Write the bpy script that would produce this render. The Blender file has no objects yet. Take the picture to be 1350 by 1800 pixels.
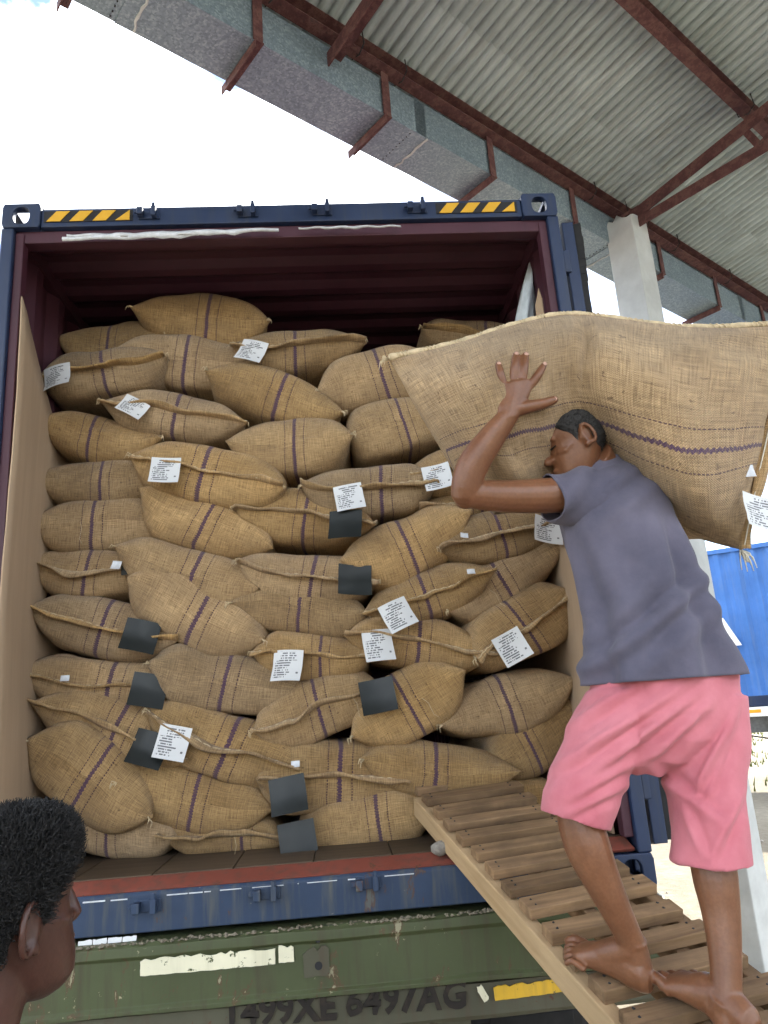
import bpy, bmesh, math, random
import numpy as np
from mathutils import Vector, Matrix, noise as mnoise

# ------------------------------------------------------------------ camera
ZB = 1.10                                   # underside of the shipping container above the ground
CAM = np.array([0.1273, -2.8295, 1.7795])   # the photographer stands just behind the ramp
ROT = np.array([[0.9961, -0.0559, -0.0676], [0.0507, -0.2608, 0.9641], [0.0715, 0.9638, 0.2569]])
FPX = 1300.0
sc = bpy.context.scene
col = sc.collection
cam_data = bpy.data.cameras.new('camera')
cam_data.sensor_fit = 'VERTICAL'
cam_data.sensor_height = 36.0
cam_data.lens = FPX / 1800.0 * 36.0
cam_data.clip_start = 0.05
cam_data.clip_end = 3000
cam = bpy.data.objects.new('camera', cam_data)
col.objects.link(cam)
u, s_, vt = np.linalg.svd(ROT)
RO = u @ vt
M = Matrix(((RO[0][0], RO[1][0], -RO[2][0]), (RO[0][1], RO[1][1], -RO[2][1]), (RO[0][2], RO[1][2], -RO[2][2]))).to_4x4()
M.translation = Vector(CAM)
cam.matrix_world = M
sc.camera = cam

# ------------------------------------------------------------------ daylight
SUN = Vector((0.33, 0.62, 0.71)).normalized()        # towards the sun: behind the container, to the right
w = bpy.data.worlds.new('World')
sc.world = w
w.use_nodes = True
nt = w.node_tree
nt.nodes.clear()
out = nt.nodes.new('ShaderNodeOutputWorld')
bg = nt.nodes.new('ShaderNodeBackground')
sky = nt.nodes.new('ShaderNodeTexSky')
sky.sky_type = 'NISHITA'
sky.sun_disc = False
sky.sun_elevation = math.asin(SUN.z)
sky.sun_rotation = math.atan2(SUN.x, SUN.y)
sky.air_density = 1.0
sky.dust_density = 0.4
tc = nt.nodes.new('ShaderNodeTexCoord')
mp = nt.nodes.new('ShaderNodeMapping')
mp.inputs['Scale'].default_value = (1, 1, 2.2)
mp.inputs['Location'].default_value = (56.17, 29.11, 13.53)
nz = nt.nodes.new('ShaderNodeTexNoise')
nz.inputs['Scale'].default_value = 2.6
nz.inputs['Detail'].default_value = 7
nz.inputs['Roughness'].default_value = 0.58
cr = nt.nodes.new('ShaderNodeValToRGB')
cr.color_ramp.elements[0].position = 0.47
cr.color_ramp.elements[1].position = 0.62
mix = nt.nodes.new('ShaderNodeMix')
mix.data_type = 'RGBA'
# thin bright cloud; as under any clouded sky the horizon is about a third as bright as overhead
sepw = nt.nodes.new('ShaderNodeSeparateXYZ')
mr = nt.nodes.new('ShaderNodeMapRange')
mr.inputs['From Min'].default_value = 0.0
mr.inputs['From Max'].default_value = 1.0
mr.inputs['To Min'].default_value = 0.40
mr.inputs['To Max'].default_value = 1.30
cl = nt.nodes.new('ShaderNodeVectorMath')
cl.operation = 'SCALE'
cl.inputs[0].default_value = (29.0, 29.5, 30.0)
nt.links.new(tc.outputs['Generated'], sepw.inputs[0])
nt.links.new(sepw.outputs['Z'], mr.inputs['Value'])
nt.links.new(mr.outputs['Result'], cl.inputs['Scale'])
nt.links.new(cl.outputs['Vector'], mix.inputs[7])
nt.links.new(tc.outputs['Generated'], mp.inputs['Vector'])
nt.links.new(mp.outputs['Vector'], nz.inputs['Vector'])
nt.links.new(nz.outputs['Fac'], cr.inputs['Fac'])
nt.links.new(cr.outputs['Color'], mix.inputs['Factor'])
nt.links.new(sky.outputs['Color'], mix.inputs[6])
nt.links.new(mix.outputs[2], bg.inputs['Color'])
bg.inputs['Strength'].default_value = 0.05
nt.links.new(bg.outputs['Background'], out.inputs['Surface'])
sd = bpy.data.lights.new('sun', 'SUN')
sd.energy = 2.2
sd.angle = math.radians(0.53)
sd.color = (1.0, 0.95, 0.87)
so = bpy.data.objects.new('sun', sd)
so.rotation_euler = SUN.to_track_quat('Z', 'Y').to_euler()
so.location = (6, 10, 14)
col.objects.link(so)
sc.view_settings.view_transform = 'Standard'
sc.view_settings.look = 'None'
sc.view_settings.gamma = 1.0
sc.view_settings.use_curve_mapping = False
sc.view_settings.exposure = 2.9
sc.cycles.max_bounces = 6
sc.cycles.diffuse_bounces = 4
sc.cycles.use_denoising = True
sc.cycles.use_adaptive_sampling = True
sc.cycles.adaptive_threshold = 0.03

# ------------------------------------------------------------------ helpers
RNG = random.Random(7)

def ray(x, y):
    return np.array([(x - 675) / FPX, (900 - y) / FPX, 1.0]) @ ROT

def onY(x, y, Y):
    d = ray(x, y)
    return Vector(CAM + d * (Y - CAM[1]) / d[1])

def onZ(x, y, Z):
    d = ray(x, y)
    return Vector(CAM + d * (Z - CAM[2]) / d[2])

def depth(P):
    return float((np.array(P) - CAM) @ ROT[2])

def tag(o, label=None, cat=None, group=None, kind=None):
    if label: o['label'] = label
    if cat: o['category'] = cat
    if group: o['group'] = group
    if kind: o['kind'] = kind
    return o

def empty(name, loc=(0, 0, 0), rz=0.0):
    o = bpy.data.objects.new(name, None)
    o.empty_display_size = 0.1
    o.location = loc
    o.rotation_euler = (0, 0, rz)
    col.objects.link(o)
    return o

def link(name, me, mat=None, parent=None):
    o = bpy.data.objects.new(name, me)
    col.objects.link(o)
    if mat is not None and not me.materials:
        me.materials.append(mat)
    if parent is not None:
        o.parent = parent
    return o

class MB:
    """collects simple solids and makes ONE mesh of them"""
    def __init__(self):
        self.v, self.f, self.uv = [], [], None

    def add(self, vs, fs):
        b = len(self.v)
        self.v += [tuple(p) for p in vs]
        self.f += [tuple(i + b for i in f) for f in fs]
        return self

    def box(self, lo, hi):
        x0, y0, z0 = lo
        x1, y1, z1 = hi
        return self.add([(x0, y0, z0), (x1, y0, z0), (x1, y1, z0), (x0, y1, z0), (x0, y0, z1), (x1, y0, z1), (x1, y1, z1), (x0, y1, z1)],
                        [(3, 2, 1, 0), (4, 5, 6, 7), (0, 1, 5, 4), (1, 2, 6, 5), (2, 3, 7, 6), (3, 0, 4, 7)])

    def obox(self, o, a, b, c):
        """box from corner o spanned by the vectors a, b, c"""
        o, a, b, c = Vector(o), Vector(a), Vector(b), Vector(c)
        if a.cross(b).dot(c) < 0:
            a, b = b, a
        return self.add([o, o + a, o + a + b, o + b, o + c, o + a + c, o + a + b + c, o + b + c],
                        [(3, 2, 1, 0), (4, 5, 6, 7), (0, 1, 5, 4), (1, 2, 6, 5), (2, 3, 7, 6), (3, 0, 4, 7)])

    def bar(self, p, q, w, h, up=(0, 0, 1)):
        p, q = Vector(p), Vector(q)
        d = q - p
        x = d.cross(Vector(up)).normalized()
        z = x.cross(d).normalized()
        return self.obox(p - x * w / 2 - z * h / 2, d, x * w, z * h)

    def angle(self, p, q, leg, t, a, b):
        """L section from p to q with legs along the unit vectors a and b"""
        p, d = Vector(p), Vector(q) - Vector(p)
        a, b = Vector(a).normalized(), Vector(b).normalized()
        self.obox(p, d, a * leg, b * t)
        return self.obox(p + b * t, d, a * t, b * (leg - t))

    def tube(self, pts, r, n=8, cap=True):
        pts = [Vector(p) for p in pts]
        rs = r if isinstance(r, (list, tuple)) else [r] * len(pts)
        b0 = len(self.v)
        N = None
        for i, p in enumerate(pts):
            t = (pts[min(i + 1, len(pts) - 1)] - pts[max(i - 1, 0)]).normalized()
            if N is None:
                N = t.orthogonal().normalized()
            N = (N - t * N.dot(t)).normalized()
            B = t.cross(N)
            for k in range(n):
                a = 2 * math.pi * k / n
                self.v.append(tuple(p + (N * math.cos(a) + B * math.sin(a)) * rs[i]))
        for i in range(len(pts) - 1):
            for k in range(n):
                a, b = b0 + i * n + k, b0 + i * n + (k + 1) % n
                self.f.append((a, b, b + n, a + n))
        if cap:
            self.f.append(tuple(b0 + k for k in reversed(range(n))))
            e = b0 + (len(pts) - 1) * n
            self.f.append(tuple(e + k for k in range(n)))
        return self

    def prism(self, prof, o, ax, ay, d):
        """closed 2D profile (ccw in ax, ay) swept along d"""
        o, ax, ay, d = Vector(o), Vector(ax), Vector(ay), Vector(d)
        n = len(prof)
        P = [o + ax * p[0] + ay * p[1] for p in prof]
        vs = P + [p + d for p in P]
        fs = [tuple(reversed(range(n))), tuple(range(n, 2 * n))] + [(i, (i + 1) % n, n + (i + 1) % n, n + i) for i in range(n)]
        if ax.cross(ay).dot(d) < 0:
            fs = [tuple(reversed(f)) for f in fs]
        return self.add(vs, fs)

    def mesh(self, name, smooth=False):
        me = bpy.data.meshes.new(name)
        me.from_pydata(self.v, [], self.f)
        if smooth:
            me.polygons.foreach_set('use_smooth', [True] * len(me.polygons))
        me.update()
        return me

    def build(self, name, mat, parent=None, bevel=0.0, smooth=False, seg=2):
        o = link(name, self.mesh(name, smooth), mat, parent)
        if bevel:
            m = o.modifiers.new('bevel', 'BEVEL')
            m.width = bevel
            m.segments = seg
            m.limit_method = 'ANGLE'
            m.angle_limit = math.radians(40)
            m.harden_normals = False
        return o

# ------------------------------------------------------------------ materials
def _nodes(name):
    m = bpy.data.materials.new(name)
    m.use_nodes = True
    n = m.node_tree
    return m, n, n.nodes['Principled BSDF']

def N(nt, t, **kw):
    n = nt.nodes.new(t)
    for k, v in kw.items():
        if k in n.inputs:
            n.inputs[k].default_value = v
        else:
            setattr(n, k, v)
    return n

def ramp(nt, fac, stops):
    r = nt.nodes.new('ShaderNodeValToRGB')
    e = r.color_ramp.elements
    while len(e) < len(stops):
        e.new(0.5)
    for i, (p, c) in enumerate(stops):
        e[i].position = p
        e[i].color = (*c, 1) if len(c) == 3 else c
    nt.links.new(fac, r.inputs['Fac'])
    return r.outputs['Color']

def mixc(nt, fac, a, b, mode='MIX'):
    n = nt.nodes.new('ShaderNodeMix')
    n.data_type = 'RGBA'
    n.blend_type = mode
    for sock, val in ((n.inputs['Factor'], fac), (n.inputs[6], a), (n.inputs[7], b)):
        if isinstance(val, bpy.types.NodeSocket):
            nt.links.new(val, sock)
        elif isinstance(val, (int, float)):
            sock.default_value = val
        else:
            sock.default_value = (*val, 1) if len(val) == 3 else val
    return n.outputs[2]

def math_(nt, op, a, b=None, c=None, clamp=False):
    n = nt.nodes.new('ShaderNodeMath')
    n.operation = op
    n.use_clamp = clamp
    for i, v in enumerate((a, b, c)):
        if v is None:
            continue
        if isinstance(v, bpy.types.NodeSocket):
            nt.links.new(v, n.inputs[i])
        else:
            n.inputs[i].default_value = v
    return n.outputs[0]

def coords(nt, kind='Object', scale=(1, 1, 1), rot=(0, 0, 0)):
    t = nt.nodes.new('ShaderNodeTexCoord')
    m = nt.nodes.new('ShaderNodeMapping')
    m.inputs['Scale'].default_value = scale
    m.inputs['Rotation'].default_value = rot
    nt.links.new(t.outputs[kind], m.inputs['Vector'])
    return m.outputs['Vector']

def tex(nt, vec, scale, detail=4, rough=0.55, dist=0.0):
    n = nt.nodes.new('ShaderNodeTexNoise')
    n.inputs['Scale'].default_value = scale
    n.inputs['Detail'].default_value = detail
    n.inputs['Roughness'].default_value = rough
    n.inputs['Distortion'].default_value = dist
    nt.links.new(vec, n.inputs['Vector'])
    return n.outputs['Fac']

def bump(nt, bsdf, h, strength=0.3, dist=0.01, prev=None):
    b = nt.nodes.new('ShaderNodeBump')
    b.inputs['Strength'].default_value = strength
    b.inputs['Distance'].default_value = dist
    nt.links.new(h, b.inputs['Height'])
    if prev is not None:
        nt.links.new(prev, b.inputs['Normal'])
    nt.links.new(b.outputs['Normal'], bsdf.inputs['Normal'])
    return b.outputs['Normal']

def worn_paint(name, colr, dirt=(0.10, 0.085, 0.06), under=(0.09, 0.04, 0.025), chip=0.66, rough=0.5, dirt_amt=0.5, scale=1.0, chip_col=None, spec=0.4, flake=None, flake_col=None):
    """paint with dirt streaks running down, chips and scratches"""
    m, nt, b = _nodes(name)
    v = coords(nt)
    vs = coords(nt, scale=(9, 9, 0.9))
    big = tex(nt, v, 2.3 * scale, 6, 0.6)
    streak = tex(nt, vs, 3.0 * scale, 5, 0.6)
    chips = tex(nt, v, 26 * scale, 7, 0.72)
    c = mixc(nt, ramp(nt, big, [(0.3, (0, 0, 0)), (0.75, (1, 1, 1))]), colr, tuple(min(1, x * 1.45 + 0.01) for x in colr))
    d = math_(nt, 'MULTIPLY', ramp(nt, streak, [(0.48, (0, 0, 0)), (0.75, (1, 1, 1))]), dirt_amt)
    c = mixc(nt, d, c, dirt)
    ck = math_(nt, 'ADD', chips, math_(nt, 'MULTIPLY', math_(nt, 'SUBTRACT', big, 0.5), 0.35))
    k = ramp(nt, ck, [(chip, (0, 0, 0)), (chip + 0.02, (1, 1, 1))])
    c = mixc(nt, k, c, chip_col or under)
    if flake:                                   # larger flakes that have come away, with a rusty rim
        fl = tex(nt, coords(nt, scale=(1, 1, 0.42)), 8.5 * scale, 9, 0.74, 0.4)
        fl = math_(nt, 'ADD', fl, math_(nt, 'MULTIPLY', math_(nt, 'SUBTRACT', big, 0.5), 0.30))
        c = mixc(nt, ramp(nt, fl, [(flake - 0.035, (0, 0, 0)), (flake, (0.8, 0.8, 0.8))]), c, (0.085, 0.040, 0.020))
        k2 = ramp(nt, fl, [(flake + 0.01, (0, 0, 0)), (flake + 0.03, (1, 1, 1))])
        c = mixc(nt, k2, c, flake_col or under)
    nt.links.new(c, b.inputs['Base Color'])
    nt.links.new(math_(nt, 'ADD', math_(nt, 'MULTIPLY', big, 0.35), rough - 0.17), b.inputs['Roughness'])
    b.inputs['Specular IOR Level'].default_value = spec
    h = math_(nt, 'SUBTRACT', math_(nt, 'MULTIPLY', tex(nt, v, 7, 3), 0.6), math_(nt, 'MULTIPLY', k, 0.4))
    bump(nt, b, h, 0.25, 0.006)
    return m

def plain(name, colr, rough=0.7, var=0.25, scale=12, bmp=0.15, metal=0.0, stretch=(1, 1, 1), spec=0.4, kind='Object'):
    m, nt, b = _nodes(name)
    v = coords(nt, kind, stretch)
    f = tex(nt, v, scale, 6, 0.65)
    c = mixc(nt, ramp(nt, f, [(0.25, (0, 0, 0)), (0.75, (1, 1, 1))]), tuple(x * (1 - var) for x in colr), tuple(min(1, x * (1 + var)) for x in colr))
    nt.links.new(c, b.inputs['Base Color'])
    b.inputs['Roughness'].default_value = rough
    b.inputs['Metallic'].default_value = metal
    b.inputs['Specular IOR Level'].default_value = spec
    if bmp:
        bump(nt, b, tex(nt, v, scale * 3, 5, 0.6), bmp, 0.004)
    return m

def jute(name, weave=1.0, stripe=True, pitch=0.0042, sw=1.0):
    """woven jute; UV is in metres on the cloth (u across the sack, v along it), with purple stripes running along it"""
    m, nt, b = _nodes(name)
    t = nt.nodes.new('ShaderNodeUVMap')
    t.uv_map = 'cloth'
    sep = nt.nodes.new('ShaderNodeSeparateXYZ')
    nt.links.new(t.outputs['UV'], sep.inputs[0])
    U, V = sep.outputs['X'], sep.outputs['Y']
    info = nt.nodes.new('ShaderNodeObjectInfo')
    rnd = info.outputs['Random']
    mp1 = N(nt, 'ShaderNodeMapping'); mp1.inputs['Scale'].default_value = (14, 320, 1); nt.links.new(t.outputs['UV'], mp1.inputs['Vector'])
    mp2 = N(nt, 'ShaderNodeMapping'); mp2.inputs['Scale'].default_value = (320, 14, 1); nt.links.new(t.outputs['UV'], mp2.inputs['Vector'])
    off = nt.nodes.new('ShaderNodeVectorMath'); off.operation = 'ADD'
    cmb = nt.nodes.new('ShaderNodeCombineXYZ')
    nt.links.new(math_(nt, 'MULTIPLY', rnd, 37.0), cmb.inputs[2])
    nt.links.new(t.outputs['UV'], off.inputs[0]); nt.links.new(cmb.outputs[0], off.inputs[1])
    big = tex(nt, off.outputs[0], 5.0, 5, 0.6)
    thr1 = tex(nt, mp1.outputs['Vector'], 1.0, 3, 0.6)
    thr2 = tex(nt, mp2.outputs['Vector'], 1.0, 3, 0.6)
    fleck = tex(nt, off.outputs[0], 60.0, 3, 0.5)
    k = 2 * math.pi / pitch
    wu = math_(nt, 'SINE', math_(nt, 'MULTIPLY', U, k))
    wv = math_(nt, 'SINE', math_(nt, 'MULTIPLY', V, k))
    tw = math_(nt, 'SINE', math_(nt, 'ADD', math_(nt, 'MULTIPLY', U, k), math_(nt, 'MULTIPLY', V, k)))
    wv_h = math_(nt, 'ADD', math_(nt, 'MULTIPLY', wu, wv), math_(nt, 'MULTIPLY', tw, 0.7))
    base = mixc(nt, ramp(nt, big, [(0.3, (0, 0, 0)), (0.72, (1, 1, 1))]), (0.300, 0.190, 0.088), (0.455, 0.308, 0.155))
    thr = math_(nt, 'ADD', math_(nt, 'MULTIPLY', thr1, 0.5), math_(nt, 'MULTIPLY', thr2, 0.5))
    base = mixc(nt, 1.0, base, ramp(nt, thr, [(0.35, (0.50, 0.46, 0.40)), (0.5, (0.98, 0.98, 0.98)), (0.65, (1.5, 1.5, 1.47))]), 'MULTIPLY')
    base = mixc(nt, math_(nt, 'MULTIPLY', weave, 0.5), base, ramp(nt, math_(nt, 'ADD', math_(nt, 'MULTIPLY', wv_h, 0.3), 0.5), [(0.1, (0.55, 0.5, 0.44)), (0.8, (1.15, 1.15, 1.12))]), 'MULTIPLY')
    base = mixc(nt, math_(nt, 'MULTIPLY', ramp(nt, fleck, [(0.68, (0, 0, 0)), (0.73, (1, 1, 1))]), 0.75), base, (0.10, 0.055, 0.025))
    stain = tex(nt, off.outputs[0], 2.6, 4, 0.55, 1.2)
    base = mixc(nt, math_(nt, 'MULTIPLY', ramp(nt, stain, [(0.52, (0, 0, 0)), (0.68, (1, 1, 1))]), 0.45), base, (0.19, 0.122, 0.060))
    val = nt.nodes.new('ShaderNodeHueSaturation')
    nt.links.new(math_(nt, 'ADD', math_(nt, 'MULTIPLY', rnd, 0.36), 0.86), val.inputs['Value'])
    nt.links.new(math_(nt, 'ADD', math_(nt, 'MULTIPLY', math_(nt, 'FRACT', math_(nt, 'MULTIPLY', rnd, 7.3)), 0.2), 0.9), val.inputs['Saturation'])
    nt.links.new(base, val.inputs['Color'])
    base = val.outputs['Color']
    if stripe:
        wob = math_(nt, 'MULTIPLY', math_(nt, 'SUBTRACT', tex(nt, off.outputs[0], 9, 2), 0.5), 0.012)
        Uw = math_(nt, 'ADD', U, wob)
        zig = math_(nt, 'MULTIPLY', math_(nt, 'SUBTRACT', math_(nt, 'PINGPONG', math_(nt, 'MULTIPLY', V, 1.0), 0.006), 0.003), 0.9)
        def band(c, wd, zz=True):
            x = math_(nt, 'ADD', Uw, zig) if zz else Uw
            return math_(nt, 'LESS_THAN', math_(nt, 'ABSOLUTE', math_(nt, 'SUBTRACT', x, c)), wd)
        dash = math_(nt, 'GREATER_THAN', math_(nt, 'FRACT', math_(nt, 'MULTIPLY', V, 105.0)), 0.34)
        skip = ramp(nt, thr1, [(0.36, (0.35,) * 3), (0.5, (1, 1, 1))])
        bm_ = math_(nt, 'MULTIPLY', band(0.0, 0.0082 * sw), math_(nt, 'MULTIPLY', skip, 0.92))
        base = mixc(nt, bm_, base, (0.052, 0.020, 0.070))
        for c in (-0.047, 0.049):
            sm = math_(nt, 'MULTIPLY', math_(nt, 'MULTIPLY', band(c, 0.0026 * sw, False), dash), 0.85)
            base = mixc(nt, sm, base, (0.045, 0.014, 0.030))
    nt.links.new(base, b.inputs['Base Color'])
    b.inputs['Roughness'].default_value = 0.9
    b.inputs['Specular IOR Level'].default_value = 0.15
    b.inputs['Sheen Weight'].default_value = 0.15
    b.inputs['Sheen Roughness'].default_value = 0.6
    h = math_(nt, 'ADD', math_(nt, 'MULTIPLY', wv_h, 0.35 * weave), math_(nt, 'MULTIPLY', thr, 1.5))
    p = bump(nt, b, h, 0.8, 0.0028)
    bump(nt, b, big, 0.5, 0.03, p)
    return m

def wood(name, c0, c1, scale=1.0, axis=0, rough=0.75, dirt=0.3):
    m, nt, b = _nodes(name)
    st = [22, 22, 22]
    st[axis] = 1.6
    info = nt.nodes.new('ShaderNodeObjectInfo')
    off = nt.nodes.new('ShaderNodeVectorMath'); off.operation = 'ADD'
    cmb = nt.nodes.new('ShaderNodeCombineXYZ')
    for i in range(3):
        nt.links.new(math_(nt, 'MULTIPLY', info.outputs['Random'], 50.0 + 17 * i), cmb.inputs[i])
    t = nt.nodes.new('ShaderNodeTexCoord')
    nt.links.new(t.outputs['Object'], off.inputs[0]); nt.links.new(cmb.outputs[0], off.inputs[1])
    mp = N(nt, 'ShaderNodeMapping'); mp.inputs['Scale'].default_value = [x * scale for x in st]
    nt.links.new(off.outputs[0], mp.inputs['Vector'])
    g = tex(nt, mp.outputs['Vector'], 1.6, 7, 0.65, 0.6)
    blot = tex(nt, off.outputs[0], 7, 5, 0.6)
    c = mixc(nt, ramp(nt, g, [(0.3, (0, 0, 0)), (0.7, (1, 1, 1))]), c0, c1)
    c = mixc(nt, math_(nt, 'MULTIPLY', ramp(nt, blot, [(0.45, (0, 0, 0)), (0.75, (1, 1, 1))]), dirt), c, (0.06, 0.042, 0.028))
    val = nt.nodes.new('ShaderNodeHueSaturation')
    nt.links.new(math_(nt, 'ADD', math_(nt, 'MULTIPLY', info.outputs['Random'], 0.45), 0.78), val.inputs['Value'])
    nt.links.new(c, val.inputs['Color'])
    nt.links.new(val.outputs['Color'], b.inputs['Base Color'])
    b.inputs['Roughness'].default_value = rough
    b.inputs['Specular IOR Level'].default_value = 0.25
    bump(nt, b, g, 0.35, 0.004)
    return m

def paper(name):
    """white tag with lines of small print, UV 0..1"""
    m, nt, b = _nodes(name)
    t = nt.nodes.new('ShaderNodeUVMap'); t.uv_map = 'cloth'
    sep = nt.nodes.new('ShaderNodeSeparateXYZ'); nt.links.new(t.outputs['UV'], sep.inputs[0])
    U, V = sep.outputs['X'], sep.outputs['Y']
    rows = 13.0
    info = nt.nodes.new('ShaderNodeObjectInfo')
    row = math_(nt, 'ADD', math_(nt, 'FLOOR', math_(nt, 'MULTIPLY', V, rows)), math_(nt, 'FLOOR', math_(nt, 'MULTIPLY', info.outputs['Random'], 90.0)))
    fr = math_(nt, 'FRACT', math_(nt, 'MULTIPLY', V, rows))
    wn = nt.nodes.new('ShaderNodeTexWhiteNoise'); wn.noise_dimensions = '1D'; nt.links.new(row, wn.inputs['W'])
    ink_row = math_(nt, 'MULTIPLY', math_(nt, 'GREATER_THAN', fr, 0.30), math_(nt, 'LESS_THAN', fr, 0.85))
    cell = nt.nodes.new('ShaderNodeCombineXYZ')
    nt.links.new(math_(nt, 'FLOOR', math_(nt, 'MULTIPLY', U, 34.0)), cell.inputs[0]); nt.links.new(row, cell.inputs[1])
    w2 = nt.nodes.new('ShaderNodeTexWhiteNoise'); w2.noise_dimensions = '2D'; nt.links.new(cell.outputs[0], w2.inputs['Vector'])
    ch = math_(nt, 'GREATER_THAN', w2.outputs['Value'], 0.22)
    top = math_(nt, 'GREATER_THAN', V, 0.66)
    end = math_(nt, 'ADD', math_(nt, 'MULTIPLY', wn.outputs['Value'], 0.3), 0.42)
    body = math_(nt, 'MULTIPLY', math_(nt, 'GREATER_THAN', U, 0.08), math_(nt, 'LESS_THAN', U, end))
    half = math_(nt, 'ADD', math_(nt, 'MULTIPLY', wn.outputs['Value'], 0.16), 0.18)
    head = math_(nt, 'LESS_THAN', math_(nt, 'ABSOLUTE', math_(nt, 'SUBTRACT', U, 0.52)), half)
    area = math_(nt, 'ADD', math_(nt, 'MULTIPLY', top, head), math_(nt, 'MULTIPLY', math_(nt, 'SUBTRACT', 1.0, top), body))
    lim = math_(nt, 'MULTIPLY', math_(nt, 'GREATER_THAN', V, 0.08), math_(nt, 'LESS_THAN', V, 0.95))
    ink = math_(nt, 'MULTIPLY', math_(nt, 'MULTIPLY', ink_row, ch), math_(nt, 'MULTIPLY', area, lim))
    sq = math_(nt, 'MULTIPLY', math_(nt, 'LESS_THAN', math_(nt, 'ABSOLUTE', math_(nt, 'SUBTRACT', U, 0.86)), 0.035),
               math_(nt, 'LESS_THAN', math_(nt, 'ABSOLUTE', math_(nt, 'SUBTRACT', V, 0.26)), 0.03))
    ink = math_(nt, 'MAXIMUM', ink, sq)
    c = mixc(nt, math_(nt, 'MULTIPLY', ink, 0.85), (0.60, 0.61, 0.62), (0.05, 0.05, 0.06))
    nt.links.new(c, b.inputs['Base Color'])
    b.inputs['Roughness'].default_value = 0.55
    return m

MAT = {}
MAT['jute'] = jute('jute')
MAT['jute_plain'] = jute('jute_plain', stripe=False)
MAT['jute_near'] = jute('jute_near', weave=1.1, pitch=0.0060, sw=0.62)
MAT['twine'] = plain('twine', (0.55, 0.44, 0.28), 0.9, 0.3, 60, 0.2)
MAT['twine_pale'] = plain('twine_pale', (0.62, 0.58, 0.48), 0.9, 0.2, 60, 0.1)
MAT['paper'] = paper('paper')
MAT['black_plastic'] = plain('black_plastic', (0.010, 0.013, 0.013), 0.45, 0.3, 8, 0.1)
MAT['navy'] = worn_paint('navy', (0.0075, 0.019, 0.056), dirt=(0.045, 0.048, 0.052), chip=0.70, rough=0.45, dirt_amt=0.45, chip_col=(0.06, 0.05, 0.045))
MAT['navy_sill'] = worn_paint('navy_sill', (0.014, 0.030, 0.066), dirt=(0.085, 0.088, 0.078), chip=0.655, rough=0.6, dirt_amt=0.85, chip_col=(0.13, 0.135, 0.13), flake=0.63, flake_col=(0.085, 0.09, 0.085))
MAT['maroon'] = worn_paint('maroon', (0.046, 0.011, 0.021), dirt=(0.022, 0.012, 0.018), chip=0.85, rough=0.55, dirt_amt=0.3)
MAT['red_edge'] = worn_paint('red_edge', (0.155, 0.036, 0.022), dirt=(0.07, 0.048, 0.036), chip=0.64, rough=0.7, dirt_amt=0.75, chip_col=(0.06, 0.045, 0.035), flake=0.64, flake_col=(0.05, 0.04, 0.032))
MAT['green'] = worn_paint('green', (0.044, 0.055, 0.020), dirt=(0.050, 0.040, 0.022), under=(0.13, 0.06, 0.03), chip=0.665, rough=0.55, dirt_amt=0.8, chip_col=(0.32, 0.29, 0.18), flake=0.605, flake_col=(0.26, 0.24, 0.15))
MAT['green_dirty'] = worn_paint('green_dirty', (0.060, 0.058, 0.036), dirt=(0.075, 0.055, 0.036), chip=0.66, rough=0.75, dirt_amt=0.8)
MAT['white_paint'] = worn_paint('white_paint', (0.60, 0.57, 0.42), dirt=(0.35, 0.32, 0.2), chip=0.585, rough=0.6, dirt_amt=0.35, chip_col=(0.07, 0.085, 0.03))
MAT['yellow_paint'] = worn_paint('yellow_paint', (0.52, 0.31, 0.02), dirt=(0.25, 0.17, 0.05), chip=0.62, rough=0.6, dirt_amt=0.5, chip_col=(0.10, 0.09, 0.05))
MAT['spray'] = worn_paint('spray', (0.008, 0.005, 0.003), dirt=(0.06, 0.04, 0.025), chip=0.66, rough=0.7, dirt_amt=0.5, chip_col=(0.09, 0.07, 0.045))
MAT['yellow'] = plain('yellow', (0.62, 0.34, 0.02), 0.5, 0.12, 10, 0.05)
MAT['black'] = plain('black', (0.012, 0.012, 0.014), 0.6, 0.3, 10, 0.05)
MAT['rubber'] = plain('rubber', (0.014, 0.014, 0.015), 0.8, 0.4, 20, 0.3)
MAT['steel'] = plain('steel', (0.20, 0.21, 0.22), 0.45, 0.3, 20, 0.2, metal=0.6)
MAT['film'] = plain('film', (0.55, 0.57, 0.60), 0.3, 0.25, 30, 0.6)
MAT['cardboard'] = plain('cardboard', (0.40, 0.29, 0.195), 0.9, 0.10, 3, 0.05, stretch=(6, 6, 0.5))
MAT['floor_ply'] = wood('floor_ply', (0.045, 0.032, 0.022), (0.095, 0.066, 0.042), 0.5, 0, 0.6, 0.6)
MAT['slat'] = wood('slat', (0.125, 0.074, 0.038), (0.300, 0.190, 0.102), 0.8, 0, 0.8, 0.6)
MAT['rail'] = wood('rail', (0.33, 0.22, 0.115), (0.47, 0.335, 0.19), 0.8, 0, 0.75, 0.06)
MAT['paper_plain'] = plain('paper_plain', (0.72, 0.73, 0.73), 0.6, 0.1, 9, 0.0)
MAT['rust_plate'] = worn_paint('rust_plate', (0.16, 0.07, 0.03), dirt=(0.07, 0.06, 0.03), chip=0.6, rough=0.85, dirt_amt=0.7, chip_col=(0.07, 0.085, 0.035))
MAT['rag'] = plain('rag', (0.24, 0.22, 0.19), 0.95, 0.4, 40, 0.5)
MAT['concrete'] = plain('concrete', (0.50, 0.52, 0.52), 0.9, 0.16, 5, 0.35)

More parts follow.
